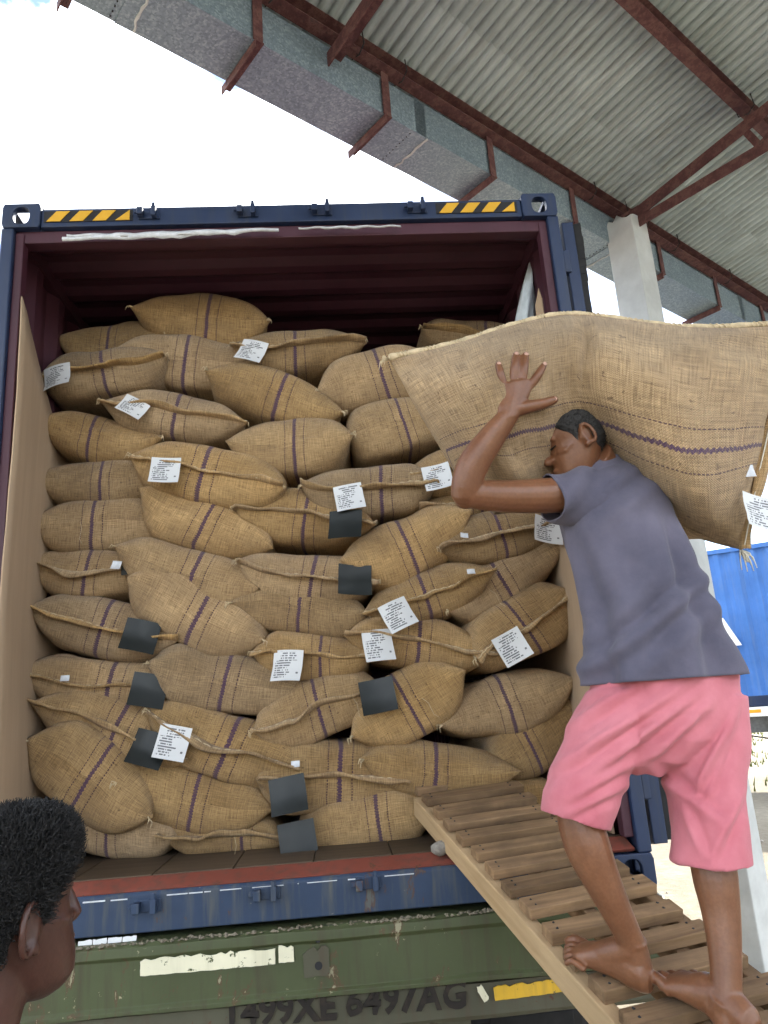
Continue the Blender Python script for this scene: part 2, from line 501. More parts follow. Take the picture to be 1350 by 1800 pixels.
def galvanised(name):
    m, nt, b = _nodes(name)
    v = coords(nt)
    vo = nt.nodes.new('ShaderNodeTexVoronoi'); vo.inputs['Scale'].default_value = 95
    nt.links.new(v, vo.inputs['Vector'])
    big = tex(nt, v, 1.5, 5)
    sep = nt.nodes.new('ShaderNodeSeparateColor'); nt.links.new(vo.outputs['Color'], sep.inputs[0])
    f = math_(nt, 'ADD', math_(nt, 'MULTIPLY', sep.outputs[0], 0.55), math_(nt, 'MULTIPLY', big, 0.45))
    nt.links.new(ramp(nt, f, [(0.2, (0.16, 0.215, 0.255)), (0.6, (0.25, 0.32, 0.37)), (0.9, (0.40, 0.48, 0.53))]), b.inputs['Base Color'])
    b.inputs['Metallic'].default_value = 0.5
    nt.links.new(math_(nt, 'ADD', math_(nt, 'MULTIPLY', f, 0.3), 0.4), b.inputs['Roughness'])
    bump(nt, b, tex(nt, v, 3, 3), 0.2, 0.02)
    return m
MAT['galv'] = galvanised('galv')

def rust_red(name):
    m, nt, b = _nodes(name)
    v = coords(nt)
    a = tex(nt, v, 14, 8, 0.75)
    s = tex(nt, v, 55, 4, 0.6)
    c = ramp(nt, a, [(0.30, (0.055, 0.020, 0.020)), (0.48, (0.095, 0.034, 0.034)), (0.58, (0.150, 0.070, 0.060)), (0.70, (0.075, 0.050, 0.046))])
    c = mixc(nt, ramp(nt, s, [(0.6, (0, 0, 0)), (0.68, (0.7, 0.7, 0.7))]), c, (0.035, 0.022, 0.022))
    nt.links.new(c, b.inputs['Base Color'])
    b.inputs['Roughness'].default_value = 0.8
    bump(nt, b, a, 0.4, 0.008)
    return m
MAT['rust'] = rust_red('rust')

def roof_mat(name):
    m, nt, b = _nodes(name)
    v = coords(nt)
    info = nt.nodes.new('ShaderNodeObjectInfo')
    off = nt.nodes.new('ShaderNodeVectorMath'); off.operation = 'ADD'
    cmb = nt.nodes.new('ShaderNodeCombineXYZ')
    nt.links.new(math_(nt, 'MULTIPLY', info.outputs['Random'], 60.0), cmb.inputs[2])
    nt.links.new(v, off.inputs[0]); nt.links.new(cmb.outputs[0], off.inputs[1])
    a = tex(nt, off.outputs[0], 2.2, 7, 0.65)
    sm = N(nt, 'ShaderNodeMapping'); sm.inputs['Scale'].default_value = (14, 1.1, 1); nt.links.new(off.outputs[0], sm.inputs['Vector'])
    st = tex(nt, sm.outputs['Vector'], 2.0, 5, 0.6)
    c = ramp(nt, a, [(0.3, (0.34, 0.40, 0.405)), (0.6, (0.45, 0.52, 0.53)), (0.8, (0.52, 0.59, 0.60))])
    c = mixc(nt, math_(nt, 'MULTIPLY', ramp(nt, st, [(0.5, (0, 0, 0)), (0.72, (1, 1, 1))]), 0.45), c, (0.19, 0.18, 0.145))
    val = nt.nodes.new('ShaderNodeHueSaturation')
    nt.links.new(math_(nt, 'ADD', math_(nt, 'MULTIPLY', info.outputs['Random'], 0.2), 0.88), val.inputs['Value'])
    nt.links.new(c, val.inputs['Color'])
    nt.links.new(val.outputs['Color'], b.inputs['Base Color'])
    b.inputs['Roughness'].default_value = 0.75
    bump(nt, b, tex(nt, v, 40, 4), 0.2, 0.003)
    return m
MAT['roof'] = roof_mat('roof')

def ground_mat(name):
    m, nt, b = _nodes(name)
    v = coords(nt)
    a = tex(nt, v, 0.55, 8, 0.65)
    g = tex(nt, v, 9, 8, 0.7)
    p = tex(nt, v, 70, 4, 0.6)
    c = ramp(nt, a, [(0.3, (0.19, 0.165, 0.125)), (0.5, (0.265, 0.235, 0.18)), (0.7, (0.33, 0.30, 0.235))])
    c = mixc(nt, ramp(nt, g, [(0.35, (0.7, 0.7, 0.7)), (0.7, (0, 0, 0))]), c, (0.15, 0.125, 0.09))
    c = mixc(nt, ramp(nt, p, [(0.62, (0, 0, 0)), (0.7, (0.6, 0.6, 0.6))]), c, (0.13, 0.11, 0.09))
    nt.links.new(c, b.inputs['Base Color'])
    b.inputs['Roughness'].default_value = 0.95
    b.inputs['Specular IOR Level'].default_value = 0.1
    bump(nt, b, math_(nt, 'ADD', g, math_(nt, 'MULTIPLY', p, 0.3)), 0.7, 0.03)
    return m
MAT['ground'] = ground_mat('ground')

# ================================================================== ground
def make_ground():
    n = 120
    R = [0.0] + [0.35 * 1.075 ** i for i in range(n)]
    vs, fs = [(1.0, 0.0, 0.0)], []
    S = 72
    for i, r in enumerate(R[1:]):
        for k in range(S):
            a = 2 * math.pi * k / S
            x, y = 1.0 + r * math.cos(a), r * math.sin(a)
            amp = min(1.0, max(0.0, (math.hypot(x - 0.3, y - 1) - 4.5) / 4))
            z = 0.05 * amp * mnoise.noise((x * 0.45, y * 0.45, 1.7)) + 0.016 * amp * mnoise.noise((x * 2.1, y * 2.1, 5.0))
            vs.append((x, y, z))
    for k in range(S):
        fs.append((0, 1 + k, 1 + (k + 1) % S))
    for i in range(len(R) - 2):
        for k in range(S):
            a, b = 1 + i * S + k, 1 + i * S + (k + 1) % S
            fs.append((a, a + S, b + S, b))
    mb = MB().add(vs, fs)
    return mb.build('ground', MAT['ground'], smooth=True)
tag(make_ground(), kind='structure')

# ================================================================== the open shed whose eave crosses above the container
EA = Vector((2.613, 2.384, 0))                # where the eave passes over the column
E_ = Vector((0.8125, 0.583, 0)).normalized()   # along the eave
N_ = Vector((E_.y, -E_.x, 0))                 # up the roof slope, in plan
PITCH = math.radians(9.5)
UPS = N_ * math.cos(PITCH) + Vector((0, 0, 1)) * math.sin(PITCH)
RN = E_.cross(UPS).normalized()
if RN.z < 0: RN = -RN
ZP = 5.60                                     # underside of the eave purlin

def S3(e, n, z):
    """point at e metres along the eave, n metres inside it, at height z"""
    return EA + E_ * e + N_ * n + Vector((0, 0, z))

shed = empty('open_shed', EA)
tag(shed, 'open shed with rusty red steel frame, grey corrugated roof, steel gutter and white concrete columns', 'shed')
SI = Matrix.Translation(-EA)

def shedp(mb, name, mat, parent=None, bevel=0.0, smooth=False):
    mb.v = [tuple(Vector(v) - EA) for v in mb.v]
    return mb.build(name, mat, parent or shed, bevel, smooth)

# columns: square, chipped at the head
def make_column(e, n=0.11):
    mb = MB()
    w, prof = 0.24, []
    rr = random.Random(int(e * 10) + 5)
    zs = [-0.05, 1.5, 3.0, 4.4, 5.2, 5.42]
    ring = []
    for z in zs:
        for (a, b) in ((-1, -1), (1, -1), (1, 1), (-1, 1)):
            ring.append(S3(e + a * w / 2 + rr.uniform(-.002, .002), n + b * w / 2 + rr.uniform(-.002, .002), z))
    fs = [(3, 2, 1, 0)]
    for i in range(len(zs) - 1):
        for k in range(4):
            fs.append((i * 4 + k, i * 4 + (k + 1) % 4, i * 4 + 4 + (k + 1) % 4, i * 4 + 4 + k))
    # ragged head
    b = len(ring)
    top = (len(zs) - 1) * 4
    m = 6
    cap = []
    for k in range(4):
        p, q = ring[top + k], ring[top + (k + 1) % 4]
        for j in range(m):
            t = j / m
            cap.append(p.lerp(q, t) + Vector((0, 0, 0.05 + rr.uniform(-0.035, 0.02))))
    ring += cap
    for k in range(4):
        for j in range(m):
            i0 = b + k * m + j
            i1 = b + (k * m + j + 1) % (4 * m)
            if j == 0:
                fs.append((top + k, top + (k + 1) % 4, b + ((k + 1) * m) % (4 * m), *[b + (k * m + q) for q in range(m - 1, -1, -1)]))
    fs.append(tuple(range(b, b + 4 * m)))
    mb.add(ring, fs)
    return shedp(mb, 'column', MAT['concrete'], bevel=0.008)
for e in (-0.04, 6.1, 12.1, -6.2):
    make_column(e)

# purlins: the eave one and those up the slope
def purlin(n, z, name='purlin'):
    mb = MB()
    base = S3(-9, 0, ZP) + UPS * n
    d = E_ * 22
    mb.obox(base, d, UPS * 0.080, RN * 0.006)
    mb.obox(base + RN * 0.006, d, UPS * 0.006, RN * 0.094)
    mb.obox(base + RN * 0.1, d, UPS * 0.095, RN * 0.006)
    return shedp(mb, name, MAT['rust'])
PUR = [0.0, 1.12, 2.24, 3.36, 4.48, 5.60, 6.72]
for n in PUR:
    p = purlin(n, ZP)
    if n < 1.2:                                # wire ties round the purlin that hold the roofing
        for e in [-6 + 0.46 * i for i in range(34)]:
            if RNG.random() < 0.45:
                c = S3(e + RNG.uniform(-.1, .1), 0, ZP) + UPS * n
                mb = MB().tube([c + UPS * 0.115 + RN * 0.13, c + UPS * 0.108 + RN * 0.02, c + UPS * 0.05 - RN * 0.012, c - UPS * 0.014 + RN * 0.02, c - UPS * 0.012 + RN * 0.11], 0.0042, 5)
                shedp(mb, 'wire_tie', MAT['black'], p).location = (0, 0, 0)

# corrugated sheets
def sheet_mesh(length):
    mb = MB()
    pitch, n, seg = 0.0762, 11, 8
    vs, fs = [], []
    rows = 4
    for j in range(rows):
        y = length * j / (rows - 1)
        for i in range(n * seg + 1):
            x = i * pitch / seg
            vs.append((x, y, 0.040 * (0.5 + 0.5 * math.cos(2 * math.pi * i / seg)) ** 2.6 - 0.012))
    W = n * seg + 1
    for j in range(rows - 1):
        for i in range(n * seg):
            a = j * W + i
            fs.append((a, a + 1, a + W + 1, a + W))
    me = MB().add(vs, fs).mesh('roof_sheet', True)
    return me
ROWS = [(-0.42, 0.90), (0.36, 2.0), (2.22, 2.4), (4.5, 2.4)]
BAS = Matrix((E_, UPS, RN)).transposed().to_4x4()
for r, (s0, ln) in enumerate(ROWS):
    me = sheet_mesh(ln)
    for k in range(27):
        e = -8.5 + k * 0.762
        o = link('roof_sheet', me, MAT['roof'], shed)
        M4 = BAS.copy()
        M4.translation = S3(e, 0, ZP) - EA + UPS * s0 + RN * (0.122 + 0.005 * r + 0.003 * (k % 2))
        o.matrix_local = M4 @ Matrix.Rotation(math.radians(RNG.uniform(-.12, .12)), 4, 'Z')

# box gutter hung below the eave, with straps
ZG = 5.30
gut = MB()
t = 0.004
def gut_section(e0, e1, dz):
    mb = MB()
    z0, n0, n1, h = ZG + dz, -0.315, 0.012, 0.26
    d = E_ * (e1 - e0)
    mb.obox(S3(e0, n0, z0), d, N_ * (n1 - n0), Vector((0, 0, t)))
    mb.obox(S3(e0, n1 - t, z0 + t), d, N_ * t, Vector((0, 0, h)))
    mb.obox(S3(e0, n0, z0 + t), d, N_ * t, Vector((0, 0, h - 0.04)))
    mb.obox(S3(e0, n0 - 0.012, z0 + h - 0.045), d, N_ * 0.012, Vector((0, 0, 0.012)))
    return shedp(mb, 'gutter_section', MAT['galv'])
GS = [-9, -6.0, -4.05, -2.25, -0.12, 2.1, 4.3, 6.5, 8.7, 11]
for i in range(len(GS) - 1):
    g = gut_section(GS[i], GS[i + 1] + 0.09, 0.006 * (i % 2))
    # riveted and sealed lap
    e = GS[i + 1]
    rv = MB()
    for q in range(9):
        c = S3(e - 0.03, -0.29 + q * 0.034, ZG - 0.001)
        rv.tube([c + Vector((0, 0, 0.004)), c - Vector((0, 0, 0.002))], 0.0045, 6)
    shedp(rv, 'rivet', MAT['black'], g)
    sm = MB()
    pts = [S3(e + 0.09 + RNG.uniform(-.012, .012), -0.31 + q * 0.032, ZG - 0.001) for q in range(11)]
    sm.tube(pts, [RNG.uniform(0.004, 0.011) for _ in pts], 5)
    shedp(sm, 'sealant', MAT['concrete'], g)
for e in (-5.25, -4.3, -3.4, -2.5, -1.55, -0.62, 0.62, 1.62, 2.6, 3.6, 4.6, 5.6):
    mb = MB()
    down = Vector((0, 0, -1))
    mb.bar(S3(e, 0.026, ZP + 0.02), S3(e, 0.026, ZG - 0.01), 0.058, 0.007, up=N_)
    mb.angle(S3(e - 0.02, 0.03, ZG - 0.009), S3(e - 0.02, -0.36, ZG - 0.009), 0.055, 0.006, E_, down)
    shedp(mb, 'gutter_strap', MAT['rust'])

# trusses
def truss(e, full=True):
    L = 7.0
    a0 = S3(e, 0.0, ZP - 0.09)
    mb = MB()
    mb.angle(a0 + UPS * 0.0 - E_ * 0.03, a0 + UPS * L - E_ * 0.03, 0.10, 0.008, E_, -RN)
    mb.angle(a0 + E_ * 0.055, a0 + UPS * L + E_ * 0.055, 0.02, 0.005, E_, RN)
    shedp(mb, 'rafter', MAT['rust'])
    if not full:
        return
    b0, b1 = S3(e, 0.12, 5.455), S3(e, L * 0.985, 5.42)
    mb = MB().angle(b0 - E_ * 0.035, b1 - E_ * 0.035, 0.09, 0.008, E_, Vector((0, 0, -1)))
    shedp(mb, 'bottom_chord', MAT['rust'])
    for f in (0.16, 0.33, 0.5, 0.66, 0.83):
        p = b0.lerp(b1, f)
        q = a0 + UPS * (L * f)
        shedp(MB().bar(q - RN * 0.02, p + Vector((0, 0, -.03)), 0.05, 0.05, up=N_), 'strut', MAT['rust'])
        q2 = a0 + UPS * (L * (f + 0.165))
        shedp(MB().bar(p, q2 - RN * 0.03, 0.045, 0.045, up=E_), 'brace', MAT['rust'])
    g = MB().obox(S3(e - 0.012, -0.10, 5.40), E_ * 0.012, N_ * 0.34, Vector((0, 0, 0.17)))
    shedp(g, 'gusset_plate', MAT['rust'])
    shedp(MB().obox(S3(e - 0.1, -0.02, 5.475), E_ * 0.2, N_ * 0.22, Vector((0, 0, 0.02))), 'bearing_plate', MAT['rust'])
truss(-0.02)
truss(6.1)
truss(12.1)
truss(-2.9, False)
truss(-6.2)

# ================================================================== the shipping container being loaded
HC = 2.896
HW = 1.219
LEN = 6.06
cont = empty('shipping_container', (0, 0, ZB))
tag(cont, 'navy blue shipping container with open end full of jute sacks, maroon inside', 'shipping container')
def cp(mb, name, mat, parent=None, bevel=0.0, smooth=False):
    return mb.build(name, mat, parent or cont, bevel, smooth)

def casting(x, y, z):
    """corner casting block with an oval hole on its front, side and top"""
    sx = 1 if x > 0 else -1
    w, d, h = 0.162, 0.178, 0.118
    x0 = min(x, x - sx * w)
    def plate(nx, nz, cx, cz, rx, rz):
        # rectangle nx x nz with an elliptical hole, as a ring of quads
        K = 28
        out_, inn = [], []
        for k in range(K):
            a = 2 * math.pi * k / K
            c, s = math.cos(a), math.sin(a)
            t = min(nx / 2 / max(abs(c), 1e-6), nz / 2 / max(abs(s), 1e-6))
            out_.append((cx + c * t, cz + s * t))
            p = 2.6
            q = (abs(c / rx) ** p + abs(s / rz) ** p) ** (-1 / p)
            inn.append((cx + c * q, cz + s * q))
        return out_, inn
    mb = MB()
    yo = y if y < 1 else y
    fr = plate(w, h, x0 + w / 2, z - h / 2, 0.034, 0.041)
    K = len(fr[0])
    th = 0.03
    yy0, yy1 = (y, y + th) if y < 1 else (y - th, y)
    vs = [(p[0], yy0, p[1]) for p in fr[0]] + [(p[0], yy0, p[1]) for p in fr[1]] + [(p[0], yy1, p[1]) for p in fr[0]] + [(p[0], yy1, p[1]) for p in fr[1]]
    fs = []
    for k in range(K):
        a, b = k, (k + 1) % K
        fs += [(a, b, K + b, K + a), (2 * K + b, 2 * K + a, 3 * K + a, 3 * K + b), (K + a, K + b, 3 * K + b, 3 * K + a), (b, a, 2 * K + a, 2 * K + b)]
    mb.add(vs, fs)
    # top, bottom, inner and outer cheeks: the outer one has a window that lets the sky through
    y0, y1 = (y + th, y + d) if y < 1 else (y - d, y - th)
    xm, ym_ = x0 + w / 2, (y0 + y1) / 2            # the top face has a hole too
    for (ax, ay, bx_, by_) in ((x0, y0, xm - .036, y1), (xm + .036, y0, x0 + w, y1), (xm - .036, y0, xm + .036, y0 + .008), (xm - .036, y1 - .022, xm + .036, y1)):
        mb.box((ax, ay, z - 0.022), (bx_, by_, z))
    mb.box((x0, y0, z - h), (x0 + w, y1, z - h + 0.022))
    xi = x0 if sx > 0 else x0 + w - 0.02
    mb.box((xi, y0, z - h + 0.022), (xi + 0.02, y1, z - 0.022))
    xo = x0 + w - 0.02 if sx > 0 else x0
    ym = (y0 + y1) / 2
    mb.box((xo, y1 - 0.03, z - h + 0.022), (xo + 0.02, y1, z - 0.022))
    mb.box((xo, y0, z - h + 0.022), (xo + 0.02, y1 - 0.03, z - h + 0.034))
    return cp(mb, 'corner_casting', MAT['navy'], bevel=0.004)
for z in (HC, 0.118):
    for x in (-HW, HW):
        casting(x, -0.004, z)
        casting(x, LEN, z)

# rear frame posts: blue outside, maroon return inside
for sx in (-1, 1):
    mb = MB()
    x0, x1 = sorted((sx * HW, sx * (HW - 0.052)))
    mb.box((x0, 0.0, 0.118), (x1, 0.055, HC - 0.118))
    mb.box(*[tuple(v) for v in ((min(sx * HW, sx * (HW - .03)), 0.055, 0.118), (max(sx * HW, sx * (HW - .03)), 0.15, HC - 0.118))])
    post = cp(mb, 'corner_post', MAT['navy'], bevel=0.006)
    mb = MB()
    x0, x1 = sorted((sx * (HW - 0.052), sx * (HW - 0.088)))
    mb.box((x0, 0.022, 0.17), (x1, 0.075, HC - 0.13))
    cp(mb, 'door_stop', MAT['maroon'], post, bevel=0.004)
    # hinge lugs
    for z in (0.35, 1.05, 1.85, 2.55):
        mb = MB()
        a, b = sorted((sx * HW, sx * (HW + 0.03)))
        mb.box((a, 0.008, z - 0.055), (b, 0.05, z + 0.055))
        cp(mb, 'hinge', MAT['navy'], post, bevel=0.004)

# door header
mb = MB()
mb.prism([(0.0, -0.115), (0.075, -0.115), (0.075, -0.012), (0.02, -0.012), (0.0, -0.03)], (-HW + 0.163, 0.004, HC), (0, 1, 0), (0, 0, 1), (2 * HW - 0.326, 0, 0))
header = cp(mb, 'door_header', MAT['navy'], bevel=0.004)
mb = MB().box((-HW + 0.052, 0.03, HC - 0.175), (HW - 0.052, 0.09, HC - 0.117))
cp(mb, 'header_lip', MAT['maroon'], header, bevel=0.004)

def keeper(x, y, z, parent, up=1):
    """cam keeper: two lugs on a plate"""
    mb = MB()
    mb.box((x - 0.045, y - 0.008, z - 0.018), (x + 0.045, y, z + 0.022))
    mb.box((x - 0.045, y - 0.042, z - 0.016), (x - 0.020, y - 0.008, z + 0.018))
    mb.box((x + 0.014, y - 0.038, z - 0.020), (x + 0.034, y - 0.008, z + 0.026))
    mb.box((x - 0.060, y - 0.030, z - 0.002), (x - 0.020, y - 0.018, z + 0.014))
    mb.tube([(x + 0.024, y - 0.03, z + 0.02), (x + 0.024, y - 0.03, z + 0.044)], 0.008, 8)
    return cp(mb, 'cam_keeper', MAT['navy'] if up > 0 else MAT['navy_sill'], parent, bevel=0.003)
for px in (262, 436, 567, 735):
    P = onY(px, 392, 0.0)
    keeper(P.x, 0.003, HC - 0.072, header)

# hazard stripes at both ends of the header
def hazard(px0, px1, parent):
    x0, x1 = onY(px0, 385, 0).x, onY(px1, 385, 0).x
    z0, z1 = HC - 0.092, HC - 0.042
    y = 0.0025
    pl = cp(MB().box((x0 - 0.012, y - 0.002, z0 - 0.002), (x1 + 0.012, y + 0.0005, z1 + 0.002)), 'hazard_plate', MAT['black'], parent)
    n = 4
    w = (x1 - x0) / 3.62
    for k in range(n):
        a = x0 + k * w
        b = a + w * 0.58
        sl = w * 0.42
        pr = [(a, z0), (b, z0), (b + sl, z1), (a + sl, z1)]
        if k == n - 1:
            pr = [(a, z0), (x1, z0), (x1, z1)]
        cp(MB().prism(pr, (0, y - 0.0055, 0), (1, 0, 0), (0, 0, 1), (0, 0.003, 0)), 'hazard_stripe', MAT['yellow'], pl)
hazard(82, 228, header)
hazard(773, 907, header)

# door sill with red step and keepers
mb = MB()
mb.prism([(0.0, 0.0), (0.09, 0.0), (0.09, 0.128), (0.012, 0.128), (0.0, 0.118)], (-HW + 0.163, 0.0, 0.004), (0, 1, 0), (0, 0, 1), (2 * HW - 0.326, 0, 0))
sill = cp(mb, 'door_sill', MAT['navy_sill'], bevel=0.004)
mb = MB().prism([(0.006, 0.133), (0.10, 0.162), (0.10, 0.120), (0.02, 0.120)][::-1], (-HW + 0.06, 0.0, 0.002), (0, 1, 0), (0, 0, 1), (2 * HW - 0.12, 0, 0))
cp(mb, 'sill_step', MAT['red_edge'], sill, bevel=0.004)
for px, py in ((260, 1597), (470, 1575), (648, 1557)):
    P = onY(px, py, 0.0)
    k = keeper(P.x, 0.0, P.z - ZB + 0.008, sill, -1)
# scrape line along the sill
mb = MB()
for (a, b, z) in ((-0.95, -0.62, 0.112), (-0.50, -0.05, 0.1135), (-0.02, 0.36, 0.113)):
    xq = a
    while xq < b:
        ln = RNG.uniform(0.02, 0.12)
        mb.box((xq, -0.0016, z + RNG.uniform(-.001, .001)), (min(b, xq + ln), 0.001, z + RNG.uniform(.002, .0042)))
        xq += ln + RNG.uniform(0.004, 0.05)
cp(mb, 'scrape', MAT['film'], sill)['kind'] = 'stuff'

# floor boards inside
w_b = (2 * HW - 0.14) / 8
for k in range(8):
    mb = MB().box((-HW + 0.07 + k * w_b + 0.002, 0.101, 0.138), (-HW + 0.07 + (k + 1) * w_b - 0.002, LEN - 0.1, 0.166))
    cp(mb, 'floor_board', MAT['floor_ply'], bevel=0.002)
mb = MB()
for k in range(14):
    mb.box((-HW + 0.05, 0.3 + k * 0.42, 0.02), (HW - 0.05, 0.36 + k * 0.42, 0.137))
cp(mb, 'floor_bearers', MAT['navy'])

# walls and roof: pressed panels
def trap(n, pitch, dpt):
    pts = []
    for k in range(n):
        a = k * pitch
        pts += [(a, 0), (a + pitch * .26, 0), (a + pitch * .5, dpt), (a + pitch * .76, dpt)]
    pts.append((n * pitch, 0))
    return pts
for sx in (-1, 1):
    pr = trap(21, 0.278, 0.036)
    vs, fs = [], []
    for (y, d) in pr:
        for z in (0.12, HC - 0.13):
            vs.append((sx * (HW - 0.012 - d), 0.13 + y, z))
    for i in range(len(pr) - 1):
        f = (2 * i, 2 * i + 2, 2 * i + 3, 2 * i + 1)
        fs.append(f if sx > 0 else f[::-1])
    o = cp(MB().add(vs, fs), 'side_wall', MAT['navy'])
    o.data.materials.append(MAT['maroon'])
    sm = o.modifiers.new('thick', 'SOLIDIFY'); sm.thickness = 0.002; sm.offset = 0; sm.material_offset = 1 if True else 0; sm.material_offset_rim = 0
    cp(MB().box(tuple(sorted((sx * HW, sx * (HW - .06))))[:1] + (0.15, HC - 0.13), (max(sx * HW, sx * (HW - .06)), LEN - .15, HC - 0.03)), 'top_rail', MAT['maroon'])
    cp(MB().box((min(sx * HW, sx * (HW - .05)), 0.18, 0.0), (max(sx * HW, sx * (HW - .05)), LEN - .18, 0.14)), 'bottom_rail', MAT['navy'])
pr = trap(27, 0.209, -0.022)
vs, fs = [], []
for (y, d) in pr:
    for x in (-HW + 0.05, HW - 0.05):
        vs.append((x, 0.09 + y, HC - 0.052 - d * -1))
for i in range(len(pr) - 1):
    fs.append((2 * i, 2 * i + 1, 2 * i + 3, 2 * i + 2))
o = cp(MB().add(vs, fs), 'roof_panel', MAT['maroon'])
sm = o.modifiers.new('thick', 'SOLIDIFY'); sm.thickness = 0.002; sm.offset = 0
cp(MB().box((-HW + .002, LEN - 0.09, 0.0), (HW - .002, LEN - 0.05, HC - 0.002)), 'end_wall', MAT['maroon'])

# right-hand door swung right back along the side
door = empty('door', (HW + 0.02, 0.03, 0.0))
door.parent = cont
door.rotation_euler = (0, 0, math.radians(-4.5))
def dp(mb, name, mat, bevel=0.0):
    return mb.build(name, mat, door, bevel)
dp(MB().box((0.0, 0.03, 0.16), (0.045, 1.16, HC - 0.16)), 'door_panel', MAT['navy'], 0.004)
dp(MB().box((-0.002, -0.01, 0.14), (0.05, 0.03, HC - 0.14)), 'door_edge', MAT['navy'], 0.004)
mb = MB()
for j in range(72):                            # torn, wavy door seal
    z0 = 0.15 + j * (HC - 0.30) / 72
    z1 = 0.15 + (j + 1) * (HC - 0.30) / 72
    wv = 0.008 * math.sin(j * 0.43)
    mb.obox((0.05, 0.0, z0), (0.026 + 0.003 * RNG.random() + 0.006 * math.sin(j * .21) + (0.04 * (1 - j / 12) if j < 12 else 0), -0.006 + wv, 0), (0, 0.02, 0), (0, 0, z1 - z0 + 0.002))
dp(mb, 'door_seal', MAT['rubber'])
dp(MB().tube([(0.068, 0.22, 0.1), (0.068, 0.22, HC - 0.06)], 0.017, 10), 'locking_rod', MAT['steel'])
mb = MB()
for z in (0.3, 0.8, 1.5, 2.2, 2.6):
    mb.box((0.047, 0.18, z - 0.03), (0.095, 0.26, z + 0.03))
dp(mb, 'rod_bracket', MAT['navy'], 0.003)

# strips of torn film and tape still stuck under the header
def film_strip(px0, py0, px1, py1, w, name='tape_strip'):
    a, b = onY(px0, py0, -0.006), onY(px1, py1, -0.006)
    n = 24
    vs, fs = [], []
    rr = random.Random(px0)
    for i in range(n + 1):
        t = i / n
        p = a.lerp(b, t)
        ww = w * (0.35 + 0.65 * math.sin(math.pi * (0.12 + 0.80 * t)) + rr.uniform(-.12, .12))
        yo = -0.004 + 0.004 * math.sin(i * 1.1)
        vs += [(p.x, p.y + yo, p.z + ww / 2), (p.x, p.y - 0.006 + yo, p.z), (p.x, p.y + yo + 0.002, p.z - ww / 2 * (1 + rr.uniform(-.3, .3)))]
    for i in range(n):
        for k in range(2):
            q = i * 3 + k
            fs.append((q, q + 1, q + 4, q + 3))
    vs = [(v[0], v[1], v[2] - ZB) for v in vs]
    o = MB().add(vs, fs).build(name, MAT['film'], header, smooth=True)
    sm = o.modifiers.new('thick', 'SOLIDIFY'); sm.thickness = 0.0012
film_strip(110, 421, 490, 404, 0.030)
film_strip(118, 415, 350, 412, 0.020)
film_strip(525, 402, 705, 398, 0.013)

# ------------------------------------------------------------------ cardboard lining, loose against both side walls
def cardboard(name, pts, x, label):
    n = len(pts)
    vs = []
    rr = random.Random(3 if x < 0 else 4)
    M_ = 16
    # grid between floor and a torn top outline
    ys = np.linspace(pts[0][0], pts[-1][0], 30)
    tops = np.interp(ys, [p[0] for p in pts], [p[1] for p in pts])
    for i, yv in enumerate(ys):
        top = tops[i] + rr.uniform(-.006, .006)
        for j in range(M_ + 1):
            z = 0.172 + (top - 0.172) * j / M_
            bow = 0.012 * math.sin(yv * 5 + z * 1.3) + 0.010 * math.sin(z * 3.1 + 1)
            vs.append((x + bow * (1 if x < 0 else -1) + (0.012 if x < 0 else -0.012) * (1 if x > 0 else max(-1.0, 1 - yv * 5)), yv + (0.004 * rr.uniform(-1, 1) if i == 0 else 0), z + ZB))
    fs = []
    for i in range(29):
        for j in range(M_):
            a = i * (M_ + 1) + j
            fs.append((a, a + M_ + 1, a + M_ + 2, a + 1))
    o = MB().add(vs, fs).build(name, MAT['cardboard'], smooth=True)
    sm = o.modifiers.new('thick', 'SOLIDIFY'); sm.thickness = 0.006; sm.offset = 0
    tag(o, label, 'cardboard', 'cardboard lining of the container')
    return o
cardboard('cardboard_sheet', [(0.016, 2.46), (0.06, 2.455), (0.12, 2.40), (0.20, 2.33), (0.30, 2.27), (0.40, 2.19), (0.5, 2.10), (0.6, 2.04), (2.2, 2.0)], -1.14, 'tall kraft cardboard sheet lining the left wall, torn top edge')
cardboard('cardboard_sheet', [(0.10, 1.75), (0.3, 1.82), (0.6, 1.8), (1.0, 1.9), (2.2, 1.9)], 1.150, 'kraft cardboard sheet along the right wall behind the man')

